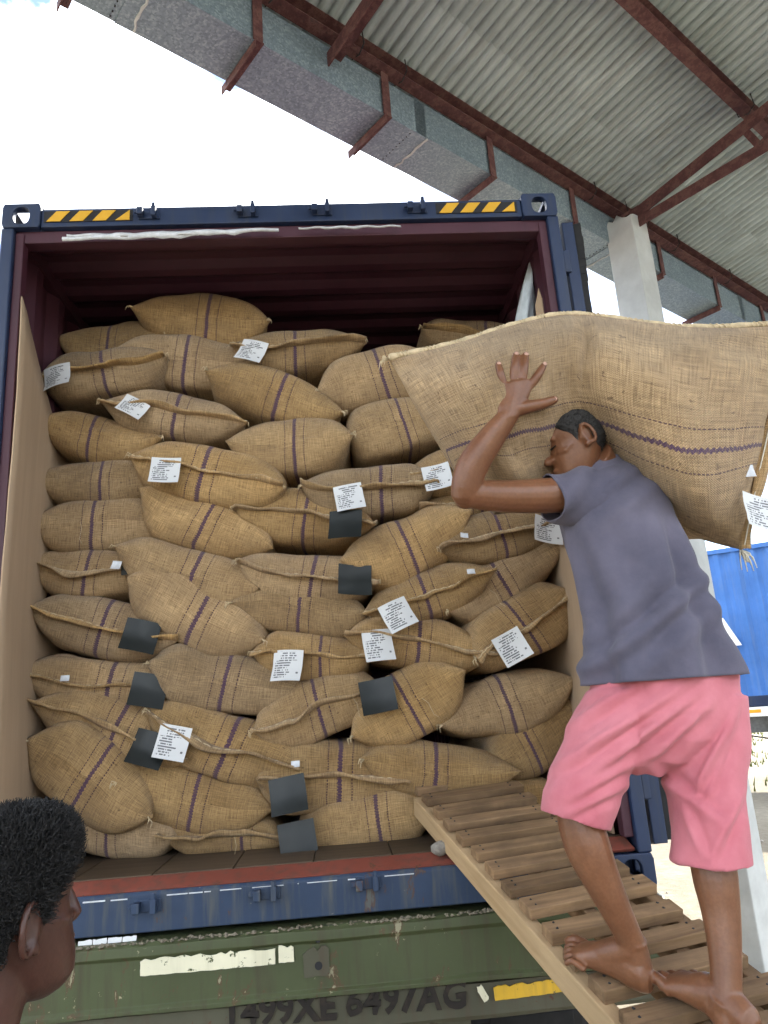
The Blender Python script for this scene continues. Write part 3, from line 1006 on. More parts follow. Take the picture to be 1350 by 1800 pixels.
# ================================================================== jute sacks
def sim_sack(seed, W=0.69, D=0.96, T=0.25, nx=36, ny=48, its=170, fill=0.62):
    """inflate a flat sewn bag between two soft plates: real sheets of cloth that cannot stretch, so they pucker at the seams"""
    r = np.random.default_rng(seed)
    X, Y = np.meshgrid(np.linspace(-W / 2, W / 2, nx), np.linspace(-D / 2, D / 2, ny), indexing='ij')
    P = np.zeros((2, nx, ny, 3))
    P[..., 0] = X
    P[..., 1] = Y
    bulge = (1 - (2 * X / W) ** 2) * (1 - (2 * Y / D) ** 2)
    P[0, ..., 2] = 0.02 * bulge
    P[1, ..., 2] = -0.02 * bulge
    # slow noise so no two sacks pucker alike
    ph = r.uniform(0, 6.28, (6, 2))
    fr = r.uniform(6, 26, (6, 2))
    nzv = sum(np.sin(X * fr[k, 0] + ph[k, 0]) * np.sin(Y * fr[k, 1] + ph[k, 1]) for k in range(6)) / 6
    P[..., 2] += 0.010 * nzv
    dx, dy = W / (nx - 1), D / (ny - 1)
    dd = math.hypot(dx, dy)
    vol0 = fill * W * D * T
    def fix(a, b, rest, kc):
        d = b - a
        L = np.linalg.norm(d, axis=-1, keepdims=True) + 1e-9
        e = (L - rest) / L
        e = np.where(e > 0, e * 0.5, e * kc)
        a += d * e
        b -= d * e
    press = 0.0
    V = np.zeros_like(P)
    lump = 1 + 0.25 * r.standard_normal()
    for it in range(its):
        # normals of both sheets
        du = np.gradient(P, axis=1)
        dv = np.gradient(P, axis=2)
        nrm = np.cross(du, dv)
        nrm[1] *= -1
        vol = float(np.sum(np.abs(P[0, ..., 2] - P[1, ..., 2])) * dx * dy)
        press = max(0.0, (vol0 - vol) / vol0) * 260.0
        f = nrm * press
        V = V * 0.88 + f * 0.35
        P += V
        # plates
        for k, s in ((0, 1), (1, -1)):
            z = P[k, ..., 2] * s
            lim = T * 0.5 * (0.80 + 0.20 * np.cos(P[k, ..., 0] / W * 2.2))
            over = np.maximum(z - lim, 0)
            P[k, ..., 2] -= s * over * 0.65
        for _ in range(2):
            for o in (0, 1):
                fix(P[:, o:-1:2][:, :(nx - o) // 2], P[:, o + 1::2][:, :(nx - o) // 2], dx, 0.03)
                fix(P[:, :, o:-1:2][:, :, :(ny - o) // 2], P[:, :, o + 1::2][:, :, :(ny - o) // 2], dy, 0.03)
            a = P[:, :-1, :-1]; b = P[:, 1:, 1:]
            d = b - a
            L = np.linalg.norm(d, axis=-1, keepdims=True)
            e = np.clip((L - dd) / L, -0.02, 1) * 0.16
            a += d * e; b -= d * e
            a = P[:, 1:, :-1]; b = P[:, :-1, 1:]
            d = b - a
            L = np.linalg.norm(d, axis=-1, keepdims=True)
            e = np.clip((L - dd) / L, -0.02, 1) * 0.16
            a += d * e; b -= d * e
            # sewn edges move together
            for sl in ((slice(None), 0), (slice(None), -1), (0, slice(None)), (-1, slice(None))):
                m = (P[0][sl] + P[1][sl]) / 2
                P[0][sl] = m
                P[1][sl] = m
        if it % 3 == 0:                        # a little bending stiffness
            Q = P[:, 1:-1, 1:-1]
            avg = (P[:, :-2, 1:-1] + P[:, 2:, 1:-1] + P[:, 1:-1, :-2] + P[:, 1:-1, 2:]) / 4
            P[:, 1:-1, 1:-1] = Q + (avg - Q) * 0.22
    return P, (X, Y)

SIMS = [sim_sack(11 + k, T=0.27 + 0.015 * (k % 3), fill=0.645 + 0.02 * (k % 4)) for k in range(9)]

def sack_mesh(name, P, XY, u0=0.0):
    nx, ny = P.shape[1], P.shape[2]
    vs = P[0].reshape(-1, 3).tolist()
    idx = np.zeros((2, nx, ny), int)
    idx[0] = np.arange(nx * ny).reshape(nx, ny)
    idx[1] = idx[0]
    k = nx * ny
    for i in range(1, nx - 1):
        for j in range(1, ny - 1):
            vs.append(P[1, i, j].tolist())
            idx[1, i, j] = k
            k += 1
    fs, uvs = [], []
    X, Y = XY
    for s in (0, 1):
        for i in range(nx - 1):
            for j in range(ny - 1):
                q = [(i, j), (i + 1, j), (i + 1, j + 1), (i, j + 1)]
                if s:
                    q.reverse()
                fs.append([int(idx[s][a]) for a in q])
                uvs += [(X[a] - u0, Y[a] + 3 * s) for a in q]
    me = bpy.data.meshes.new(name)
    me.from_pydata(vs, [], fs)
    uvl = me.uv_layers.new(name='cloth')
    uvl.data.foreach_set('uv', np.array(uvs, dtype=np.float32).ravel())
    me.polygons.foreach_set('use_smooth', [True] * len(me.polygons))
    me.update()
    return me

def uv_mesh(name, vs, fs, uvs, smooth=True):
    me = bpy.data.meshes.new(name)
    me.from_pydata([tuple(v) for v in vs], [], fs)
    l = me.uv_layers.new(name='cloth')
    flat = []
    for f in fs:
        for i in f:
            flat.append(uvs[i])
    l.data.foreach_set('uv', np.array(flat, dtype=np.float32).ravel())
    if smooth:
        me.polygons.foreach_set('use_smooth', [True] * len(me.polygons))
    me.update()
    return me

def hem(parent, edge, seed, fold, u0):
    """the sewn mouth: a doubled flap standing off the front edge and turned up or down, with its stitching"""
    r = random.Random(seed)
    n = len(edge)
    vs, uvs, fs = [], [], []
    ph = [r.uniform(0, 6.28) for _ in range(4)]
    st = []
    for i, p in enumerate(edge):
        t = i / (n - 1)
        w = 0.036 + 0.011 * math.sin(3 * t + ph[0]) + 0.006 * math.sin(11 * t + ph[1])
        a = fold + 0.55 * math.sin(4.2 * t + ph[2]) + 0.30 * math.sin(13 * t + ph[3])
        d1 = Vector((0, -math.cos(a * 0.45), math.sin(a * 0.45)))
        d2 = Vector((0, -math.cos(a), math.sin(a)))
        p = Vector(p)
        rows = [p + Vector((0, 0.014, 0.0)), p, p + d1 * w * 0.5, p + d1 * w * 0.5 + d2 * w * 0.5]
        rows[3] += Vector((0, 0, 0.003 * math.sin(29 * t + ph[0])))
        for k, q in enumerate(rows):
            vs.append(q)
            uvs.append((p.x - u0, k * 0.012 + 7))
        st.append(p + d1 * w * 0.38 + Vector((0, -0.006, 0.002)))
    for i in range(n - 1):
        for k in range(3):
            a = i * 4 + k
            fs.append((a, a + 4, a + 5, a + 1))
    o = link('sewn_mouth', uv_mesh('sewn_mouth', vs, fs, uvs), MAT['jute_plain'], parent)
    m = o.modifiers.new('thick', 'SOLIDIFY'); m.thickness = 0.009; m.offset = 0
    pts = []
    for i, q in enumerate(st):
        pts.append(q + Vector((0, -0.0015 * (i % 2), 0.0025 * (1 if i % 2 else -1))))
    link('stitching', MB().tube(pts, 0.0024, 4).mesh('stitching', True), MAT['twine'], o)
    return o

def tuft(parent, p, seed, out_dir, n=4, ln=0.05, mat='twine'):
    """frayed twine at a corner"""
    r = random.Random(seed)
    mb = MB()
    for k in range(n):
        d = Vector(out_dir) + Vector((r.uniform(-.6, .6), r.uniform(-.7, .1), r.uniform(-.6, .6)))
        d.normalize()
        L = ln * r.uniform(0.4, 1.3)
        q0 = Vector(p)
        q1 = q0 + d * L * 0.5 + Vector((0, -0.004, 0))
        q2 = q1 + Vector((d.x * 0.2, d.y * 0.2, -0.8)) * L * 0.5
        mb.tube([q0, q1, q2], [0.0028, 0.002, 0.0012], 4)
    return link('loose_twine', mb.mesh('loose_twine', True), MAT[mat], parent)

def tag_mesh(w, h, curl, seed):
    r = random.Random(seed)
    n, m = 7, 7
    vs, uvs, fs = [], [], []
    c2 = r.choice((-1, 1)) * r.uniform(.25, .9)
    tw = r.uniform(-.5, .5)
    crz = r.uniform(.35, .65)
    for j in range(m):
        for i in range(n):
            a, b = i / (n - 1), j / (m - 1)
            y = -curl * (b ** 2) * h + 0.06 * w * math.sin(math.pi * a) * c2 * 2 + 0.22 * tw * w * (a - .5) * b - 0.05 * h * max(0, 1 - abs(b - crz) * 5) * c2
            vs.append(((a - .5) * w, y, -b * h))
            uvs.append((a, 1 - b))
    for j in range(m - 1):
        for i in range(n - 1):
            q = j * n + i
            fs.append((q, q + n, q + n + 1, q + 1))
    return uv_mesh('tag', vs, fs, uvs)

# every sack of the stack, read off the photograph: left tip, right tip (pixels), thickness, how far in front of the stack,
# where the stripe runs, mouth fold (None = sewn bottom end towards us), tags, label
SK = [
 # --- left column, from the top
 (95, 607, 288, 603, 106, .16, -.02, None, [], 'rounded jute sack at the top left corner, against the torn cardboard edge'),
 (232, 560, 472, 578, 104, .10, .03, None, [], 'highest jute sack of the stack, humped back, with purple stripe'),
 (205, 632, 445, 650, 100, .07, .0, None, [], 'jute sack directly under the humped highest sack'),
 (66, 682, 288, 642, 88, .02, .0, -.2, [('p', .2, -12)], 'jute sack by the left cardboard with uppermost left white tag'),
 (408, 622, 642, 618, 84, .07, -.02, -.3, [('p', .2, 18)], 'jute sack with crumpled white tag, right of the highest sack'),
 (362, 668, 604, 738, 92, .00, .02, None, [], 'jute sack slanting down to the right under the crumpled tag'),
 (560, 702, 770, 645, 108, .03, .02, None, [], 'fat jute sack touching the left tip of the carried sack'),
 (745, 590, 930, 600, 74, .30, .06, .3, [], 'small dim jute sack at the back, highest on the right'),
 (178, 720, 432, 758, 88, .00, .0, -.2, [('h', .27, 30)], 'jute sack whose white tag is half folded under its seam'),
 (62, 752, 282, 778, 90, .04, -.04, None, [], 'jute sack at the cardboard below the uppermost left white tag'),
 (398, 786, 620, 778, 108, -.03, .02, None, [], 'fat level jute sack in the middle, above the sewn mouth with tag'),
 (610, 778, 790, 728, 102, .00, .03, None, [], 'jute sack just left of the carried sack, knotted at its left end'),
 (232, 812, 497, 868, 106, -.04, -.02, .1, [('p', .26, 3)], 'jute sack with white tag and long pale stitching, left of centre'),
 (50, 850, 275, 846, 92, .05, .03, None, [], 'jute sack at the cardboard, level with the long pale stitching'),
 (248, 868, 478, 972, 116, .00, .0, None, [], 'steeply tilted jute sack below the long pale stitching'),
 (532, 862, 770, 856, 98, -.03, .05, -.15, [('p', .34, -8)], 'jute sack with white tag in the very middle of the stack'),
 (722, 842, 945, 790, 92, -.02, .04, -.2, [('p', .22, -8)], 'jute sack with white tag beside the carrier\'s elbow'),
 (742, 902, 945, 858, 66, .03, .0, -.2, [], 'flat jute sack sticking out under the carrier\'s elbow'),
 (412, 900, 658, 932, 100, -.02, .0, -.2, [('b0', .78, 2)], 'jute sack with a black tag right below the middle white tag'),
 (48, 928, 292, 930, 102, .05, -.03, None, [], 'jute sack at the cardboard with frayed left end, stripe upright'),
 (204, 968, 455, 1040, 104, .00, .03, None, [], 'jute sack tilted between two other tilted sacks, left of centre'),
 (50, 992, 268, 1008, 86, .06, -.02, -.2, [('f', .85, 0)], 'jute sack at the cardboard with small black and white folded tag'),
 (600, 992, 828, 906, 118, -.05, -.01, None, [], 'plump jute sack rising right, purple stripe, no tag, right of centre'),
 (775, 975, 990, 912, 92, -.04, .0, -.1, [('s', .22, 10), ('p', .86, 15)], 'jute sack behind the man\'s sleeve, white tag at its right end'),
 (420, 992, 665, 1028, 88, -.02, .02, -.2, [('b', .80, 6)], 'jute sack with the lower of two black tags in mid-stack'),
 (228, 1022, 462, 1128, 116, -.01, .02, None, [], 'most steeply slanting tagless jute sack on the left half'),
 (640, 1082, 868, 1010, 92, -.05, -.02, -.15, [('p', .22, -22), ('s', .82, 0)], 'jute sack rising right with short tilted white tag at its lower end'),
 (788, 1078, 992, 966, 98, .00, -.02, None, [], 'jute sack leaning up against the right wall beside the shirt, tagless'),
 (50, 1072, 308, 1130, 104, .02, .0, -.1, [('b', .76, 14)], 'jute sack with the highest black tag at the left cardboard'),
 (405, 1066, 645, 1084, 96, .00, .0, None, [], 'tagless level jute sack under the lower mid-stack black tag'),
 (838, 1160, 1000, 1042, 112, -.03, .0, -.9, [('p', .32, -25)], 'jute sack by the right wall with seam rising steeply and white tag'),
 (608, 1122, 875, 1150, 96, -.04, -.01, -.2, [('p', .20, -3)], 'jute sack in lower middle, right one of two close white tags'),
 (443, 1150, 655, 1148, 90, -.02, .04, -.2, [('p', .32, 4)], 'jute sack in lower middle, left one of two close white tags'),
 (38, 1180, 325, 1212, 92, .03, .02, -.1, [('s', .30, 0), ('k', .77, 12)], 'long jute sack at the cardboard with shiny black tag and white scrap'),
 (262, 1168, 530, 1218, 106, -.01, .0, None, [], 'fat tagless jute sack between black tags and lower middle white tag'),
 (618, 1296, 815, 1178, 124, -.06, .0, None, [], 'fat jute sack standing steeply beside the lone black tag'),
 (775, 1276, 1010, 1192, 104, .00, .0, None, [], 'jute sack with pointed right end under the steep seam with tag'),
 (55, 1236, 325, 1335, 112, .00, .02, -.05, [('b', .76, 18)], 'tilted jute sack with black tag, third black tag down the left'),
 (446, 1284, 674, 1218, 108, -.03, .0, .2, [('b', .94, -8)], 'jute sack with a lone black tag at its raised right end'),
 (264, 1248, 524, 1352, 112, -.02, .02, -.1, [('p', .23, 14), ('s', .93, 0)], 'jute sack with lowest white tag, seam sloping down right'),
 (636, 1330, 915, 1352, 100, -.04, -.02, None, [], 'wide pale jute sack above the top of the ramp'),
 (862, 1340, 1030, 1248, 118, .05, -.06, None, [], 'jute sack partly behind the pink shorts, above the ramp'),
 (48, 1300, 262, 1432, 138, -.04, .0, None, [], 'big jute sack tipped on its corner, low at the left'),
 (455, 1366, 720, 1368, 122, -.01, .02, -.15, [('b0', .21, -8)], 'jute sack with upper of two black tags near the floor'),
 (204, 1372, 478, 1418, 118, -.01, .0, None, [], 'big jute sack low at left, right of the tipped one'),
 (85, 1464, 308, 1462, 104, .03, -.04, None, [], 'jute sack on the floor at the left, beside the bystander\'s forehead'),
 (278, 1462, 500, 1474, 70, .02, .10, .3, [], 'flat jute sack on the floor with turned-up mouth'),
 (522, 1462, 760, 1424, 104, -.02, .06, None, [('b2', .02, -6)], 'jute sack on the floor left of the ramp, lowest black tag'),
 # --- mostly hidden
 (760, 1444, 1000, 1404, 100, .06, .0, None, [], 'jute sack on the floor mostly hidden by the ramp slats'),
 (985, 1225, 1040, 1225, 60, .45, .0, None, [], 'jute sack corner squeezed between the right wall and pink shorts'),
 (775, 745, 980, 700, 110, .06, .0, None, [], 'jute sack hidden behind the left half of the carried sack'),
 (765, 668, 960, 650, 90, .20, .0, None, [], 'dim jute sack behind the raised seam of the carried sack'),
]
BAGY = 0.40
BGROUP = 'jute sacks stacked in the container'
r_s = random.Random(21)
for i, (xl, yl, xr, yr, th, dy, u0, fold, tags, label) in enumerate(SK):
    Y = BAGY + dy
    a, b = onY(xl, yl, Y), onY(xr, yr, Y)
    c = (a + b) / 2
    L = (b - a).length * 1.03
    ang = math.atan2(b.z - a.z, b.x - a.x)
    T = th * 1.02 * depth(c) / FPX
    if xr - xl < 80:
        L, T = 0.5, 0.18
        c = a + Vector((0.10, 0, 0))
    P, XY = SIMS[i % len(SIMS)]
    P = P.copy()
    if (i // len(SIMS)) % 2:                    # mirrored copies of the nine shapes
        P = P[:, ::-1].copy()
        P[..., 0] *= -1
    if (i // len(SIMS)) % 4 >= 2:
        P = P[:, :, ::-1].copy()
        P[..., 1] *= -1
    ext = 0.5 * (P[..., 0].max() - P[..., 0].min()) + 0.5 * (P[0, -1, 0, 0] - P[0, 0, 0, 0])
    ez = P[..., 2].max() - P[..., 2].min()
    P[..., 0] *= L / ext
    P[..., 2] *= T / ez
    x, y, z = P[..., 0], P[..., 1], P[..., 2]
    xs = x / (L / 2)
    # one sack sags over the next: gentle bend, skew and lumps of beans
    k1, k2, k3 = r_s.uniform(-.10, .05), r_s.uniform(-.12, .12), r_s.uniform(-.16, .16)
    env = np.clip((1 - xs ** 2), 0, 1)
    P[..., 2] = z * (1 + k3 * xs) + T * k1 * env * 1.6 + T * k2 * xs * env * 1.5
    ph = [r_s.uniform(0, 6.28) for _ in range(6)]
    lump = np.sin(x * 17 + ph[0]) * np.sin(y * 13 + ph[1]) + 0.6 * np.sin(x * 31 + ph[2]) * np.sin(y * 27 + ph[3])
    P[..., 2] += 0.006 * lump * env * np.sign(z)
    P[..., 1] += 0.008 * np.sin(x * 21 + ph[4]) * env
    fill_ = np.abs(z) / (T / 2)
    P[..., 1] -= 0.035 * (fill_ ** 1.5) * np.clip(-y / 0.3, 0, 1)       # belly of the end face
    D0 = P[..., 1].min()
    P[..., 1] += -D0
    dq = P[..., 1]                              # a full sack ends bluntly, not in a wedge
    P[..., 1] = np.where(dq < 0.36, dq * (0.34 + 0.66 * np.clip(dq / 0.36, 0, 1)), dq)
    mid = onY((xl + xr) / 2, (yl + yr) / 2, Y + 0.16)     # the crown lies deeper than the tips
    root = empty('jute_sack', (c.x, Y, c.z + 0.62 * (mid.z - c.z)))
    root.rotation_euler = (r_s.uniform(-.05, .03), -ang, r_s.uniform(-.05, .05))
    tag(root, label, 'jute sack', BGROUP)
    body = link('sack_body', sack_mesh('sack_body', P, XY, u0), MAT['jute'], root)
    edge = [Vector(P[0, q, 0]) for q in range(P.shape[1])]
    hm = None
    if fold is not None:
        hm = hem(root, edge, 100 + i, fold, u0)
    if r_s.random() < 0.75:
        tuft(root, edge[1], 300 + i, (-1, -.3, 0), r_s.randint(2, 5), 0.045)
    if r_s.random() < 0.65:
        tuft(root, edge[-2], 500 + i, (1, -.3, 0), r_s.randint(2, 5), 0.045)
    if r_s.random() < 0.16:
        q = edge[r_s.randint(8, 27)]
        mb = MB().tube([q + Vector((0, -.035, 0)), q + Vector((.012, -.05, -.03)), q + Vector((.008, -.052, -.08)), q + Vector((.02, -.055, -.10))], 0.0011, 4)
        link('loose_twine', mb.mesh('loose_twine', True), MAT['twine'], root)
    for (kind, t, rot) in tags:
        f = t * (len(edge) - 1)
        q = edge[int(f)].lerp(edge[min(int(f) + 1, len(edge) - 1)], f % 1)
        if kind in ('p', 'h'):
            w, h = (0.128, 0.135) if kind == 'p' else (0.12, 0.10)
            o = link('paper_tag', tag_mesh(w, h, 0.25, i), MAT['paper'], root)
        elif kind in ('b', 'k', 'b2', 'b0'):
            w, h = 0.145, 0.14
            o = link('black_tag', tag_mesh(w, h, 0.22, i), MAT['black_plastic'], root)
            tag(o, 'black plastic tag')
        elif kind == 's':
            w, h = 0.035, 0.025
            o = link('paper_scrap', tag_mesh(w, h, 0.3, i), MAT['film'], root)
        else:
            o = link('black_tag', tag_mesh(0.13, 0.045, -0.2, i), MAT['black_plastic'], root)
            o2 = link('paper_scrap', tag_mesh(0.04, 0.04, 0.5, i + 9), MAT['film'], root)
            o2.location = q + Vector((-0.075, -0.06, 0.015))
        lift = 0.012 if kind != 's' else 0.03
        o.location = q + Vector((0, -0.034 - (0.012 if fold is None else 0.0), lift))
        if kind in ('b', 'k', 'b2'):
            o.location.z += 0.045
        if kind == 'b0':
            o.location += Vector((0, -0.03, 0.0))
        o.rotation_euler = (math.radians(-6), ang + math.radians(rot), math.radians(r_s.uniform(-12, 12)))

# ================================================================== plastic bag and cardboard scrap hung at the right wall
def plastic_bag():
    # a limp, pinched sack of white film tied to the lashing ring at the top of the right-hand wall
    top = onY(932, 462, 0.34)
    bot = onY(915, 640, 0.34)
    rr = random.Random(9)
    prof = [(0.0, .010), (.06, .016), (.14, .030), (.26, .046), (.42, .060), (.58, .066), (.74, .062), (.90, .050), (1.0, .020)]
    vs, fs = [], []
    K = 22
    for (t, r) in prof:
        c = top.lerp(bot, t)
        for k in range(K):
            a = 2 * math.pi * k / K
            q = r * (1 + 0.16 * math.sin(5 * a + t * 7) + 0.10 * math.sin(9 * a - 5 * t) + rr.uniform(-.05, .05))
            vs.append((c.x + 0.10 + q * math.cos(a) * 0.62, c.y + q * math.sin(a) * 1.0, c.z))
    vs = [(v[0] - 0.10, v[1], v[2]) for v in vs]
    for i in range(len(prof) - 1):
        for k in range(K):
            a, b = i * K + k, i * K + (k + 1) % K
            fs.append((b, a, a + K, b + K))
    fs.append(tuple(range(K)))
    fs.append(tuple(reversed(range((len(prof) - 1) * K, len(prof) * K))))
    root = empty('plastic_bag', (bot.x, bot.y, bot.z))
    vs = [(v[0] - bot.x, v[1] - bot.y, v[2] - bot.z) for v in vs]
    o = MB().add(vs, fs).build('bag_body', MAT['white_film'], root, smooth=True)
    t0 = top - bot
    MB().tube([t0, t0 + Vector((0.02, .02, 0.05)), t0 + Vector((0.10, .03, 0.08)), t0 + Vector((0.22, .03, 0.09))], 0.004, 5).build('cord', MAT['film'], root)
    tag(root, 'limp white plastic bag hanging inside the top right of the container', 'plastic bag')
MAT['white_film'] = plain('white_film', (0.58, 0.64, 0.68), 0.35, 0.2, 14, 0.5)
plastic_bag()
a = onY(948, 500, 0.16)
mb = MB()
mb.prism([(0, 0), (0.045, 0), (0.045, 0.30), (0.028, 0.33), (0.012, 0.37), (0.0, 0.31)], (0, 0, 0), (0, 1, 0), (0, 0, 1), (0.005, 0, 0))
o = mb.build('cardboard_scrap', MAT['cardboard'])
o.location = (1.125, 0.10, a.z - 0.42)
o.rotation_euler = (0, 0, 0.5)
tag(o, 'narrow upright scrap of cardboard beside the hanging plastic bag', 'cardboard')

# ================================================================== lorry trailer under the container
trailer = empty('lorry_trailer', (0, 0.3, 0))
tag(trailer, 'old green flatbed trailer with flaking paint carrying the navy container', 'trailer')
def tp(mb, name, mat, parent=None, bevel=0.0, smooth=False):
    if parent is None:
        mb.v = [(v[0], v[1] - 0.3, v[2]) for v in mb.v]
    return mb.build(name, mat, parent or trailer, bevel, smooth)
TR = math.radians(-0.55)
# upper green cross beam, with folded lip, and the dirtier beam below it carrying the sprayed letters
zt = ZB - 0.012
beam = MB()
nX = 40
def beam_strip(mb, x0, x1, prof, wob=0.004, seed=1):
    """prof: (y, z) polyline swept along x with small dents"""
    vs, fs = [], []
    for i in range(nX + 1):
        x = x0 + (x1 - x0) * i / nX
        for k, (y, z) in enumerate(prof):
            vs.append((x, y + wob * mnoise.noise((x * 3.1, z * 5.0, seed)), z + wob * 0.8 * mnoise.noise((x * 4.3, k, seed + 9.0))))
    n = len(prof)
    for i in range(nX):
        for k in range(n - 1):
            a = i * n + k
            fs.append((a, a + n, a + n + 1, a + 1))
    mb.add(vs, fs)
    return mb
o = tp(beam_strip(MB(), -1.30, 1.22, [(0.30, zt - 0.004), (-0.035, zt - 0.004), (-0.052, zt - 0.012), (-0.055, zt - 0.040), (-0.045, zt - 0.052), (-0.048, zt - 0.185), (-0.060, zt - 0.195), (-0.060, zt - 0.208), (0.02, zt - 0.212)][::-1], 0.006), 'rear_beam', MAT['green'])
m = o.modifiers.new('thick', 'SOLIDIFY'); m.thickness = 0.006; m.offset = -1
m = o.modifiers.new('bevel', 'BEVEL'); m.width = 0.003; m.segments = 2; m.limit_method = 'ANGLE'
beam_o = o
o = tp(beam_strip(MB(), -1.26, 1.16, [(0.02, zt - 0.214), (-0.038, zt - 0.217), (-0.040, zt - 0.312), (-0.030, zt - 0.326), (0.12, zt - 0.328)][::-1], 0.005, 4), 'lower_beam', MAT['green_dirty'])
m = o.modifiers.new('thick', 'SOLIDIFY'); m.thickness = 0.006; m.offset = -1
low_o = o
# dirt ledge between container and beam
rr = random.Random(31)
mb = MB()
for k in range(420):
    x, y, q = rr.uniform(-1.2, 1.1), -0.045 + rr.uniform(-.006, .03), rr.uniform(0.002, 0.009)
    vs = [(x + a * q * rr.uniform(.6, 1.8), y + b * q * rr.uniform(.6, 1.4), zt - 0.004 + c * q * rr.uniform(.6, 1.2)) for (a, b, c) in ((1, 0, 0), (0, 1, 0), (-1, 0, 0), (0, -1, 0), (0, 0, .8), (0, 0, -.6))]
    mb.add(vs, [(0, 1, 4), (1, 2, 4), (2, 3, 4), (3, 0, 4), (1, 0, 5), (2, 1, 5), (3, 2, 5), (0, 3, 5)])
dirt_o = tp(mb, 'dirt', MAT['ground'], None); dirt_o['kind'] = 'stuff'

def patch(px, py, Y, w, h, rot, name, mat, parent, seed=1, th=0.0016, n=26):
    """painted patch with ragged edges, a thin sheet proud of the beam"""
    c = onY(px, py, Y)
    rr = random.Random(seed)
    pts = []
    for k in range(n):
        t = k / n
        # walk the rectangle
        per = 2 * (w + h)
        d = t * per
        if d < w: p = (-w / 2 + d, -h / 2)
        elif d < w + h: p = (w / 2, -h / 2 + d - w)
        elif d < 2 * w + h: p = (w / 2 - (d - w - h), h / 2)
        else: p = (-w / 2, h / 2 - (d - 2 * w - h))
        j = h * (0.16 if p[1] > 0.3 * h else 0.03)
        pts.append((p[0] + rr.uniform(-j, j) * .3, p[1] + rr.uniform(-j, j * .3)))
    cr, sr = math.cos(rot), math.sin(rot)
    pts = [(p[0] * cr - p[1] * sr, p[0] * sr + p[1] * cr) for p in pts]
    mb = MB().prism(pts, (c.x, Y, c.z), (1, 0, 0), (0, 0, 1), (0, -th, 0))
    mb.v = [(v[0], v[1] - 0.3, v[2]) for v in mb.v]
    o = mb.build(name, mat, parent)
    return o
patch(366, 1690, -0.0500, 0.44, 0.050, -0.006, 'paint_patch', MAT['white_paint'], beam_o, 2, 0.0035, 60)
patch(503, 1676, -0.0500, 0.050, 0.05, 0.0, 'paint_patch', MAT['white_paint'], beam_o, 3, 0.0035, 20)
patch(930, 1738, -0.043, 0.24, 0.042, 0.03, 'reflector_tape', MAT['yellow_paint'], low_o, 5, 0.0035, 40)
patch(848, 1745, -0.043, 0.022, 0.052, 0.5, 'tape_end', MAT['white_paint'], low_o, 6, 0.0035, 16)
# white tape dashes in the slot under the sill
for k in range(4):
    patch(150 + k * 26, 1657 - k * 2.5, -0.008, 0.046, 0.016, 0.02, 'tape_dash', MAT['paper_plain'] if 'paper_plain' in MAT else MAT['film'], beam_o, 11 + k, 0.003, 14)
# bolt holes and rusted plate of the old lamp bracket
patch(556, 1690, -0.0492, 0.085, 0.085, 0.0, 'lamp_bracket', MAT['green_dirty'], beam_o, 15, 0.004, 30)
for (px, py, r_) in ((560, 1697, 0.013), (559, 1651, 0.010)):
    c = onY(px, py, -0.05)
    mb = MB().tube([(c.x, -0.0545 - 0.3, c.z), (c.x, -0.048 - 0.3, c.z)], r_, 12)
    mb.build('bolt_hole', MAT['black'], beam_o)

# sprayed letters
def text_mesh(cu):
    tmp = bpy.data.objects.new('tmp', cu)
    ts = bpy.data.scenes.new('tmp')
    ts.collection.objects.link(tmp)
    ts.view_layers[0].update()
    dg = ts.view_layers[0].depsgraph
    dg.update()
    me = bpy.data.meshes.new_from_object(tmp.evaluated_get(dg))
    bpy.data.objects.remove(tmp)
    bpy.data.scenes.remove(ts)
    return me
def letters(txt, px, py, size, name, Y, parent, gap=1.0, shear=0.0):
    c = onY(px, py, Y)
    cu = bpy.data.curves.new(name, 'FONT')
    cu.body = txt
    cu.size = size
    cu.offset = size * 0.030
    cu.space_character = gap
    cu.shear = shear
    cu.extrude = 0.0012
    cu.resolution_u = 3
    me = text_mesh(cu)
    rr = random.Random(len(txt))
    for v in me.vertices:
        n1 = mnoise.noise((v.co.x * 40, v.co.y * 40, 3.0))
        v.co.x += size * 0.05 * n1
        v.co.y += size * 0.05 * mnoise.noise((v.co.x * 40, v.co.y * 40, 9.0))
    me.materials.clear()
    o = link(name, me, MAT['spray'], parent)
    o.location = (c.x, Y - 0.3, c.z)
    o.rotation_euler = (math.pi / 2, 0.02, 0)
    return o
letters('1499XE', 392, 1806, 0.115, 'sprayed_letters', -0.0465, low_o, 1.0)
letters('6497AG', 606, 1786, 0.115, 'sprayed_letters', -0.0465, low_o, 1.05, 0.1)

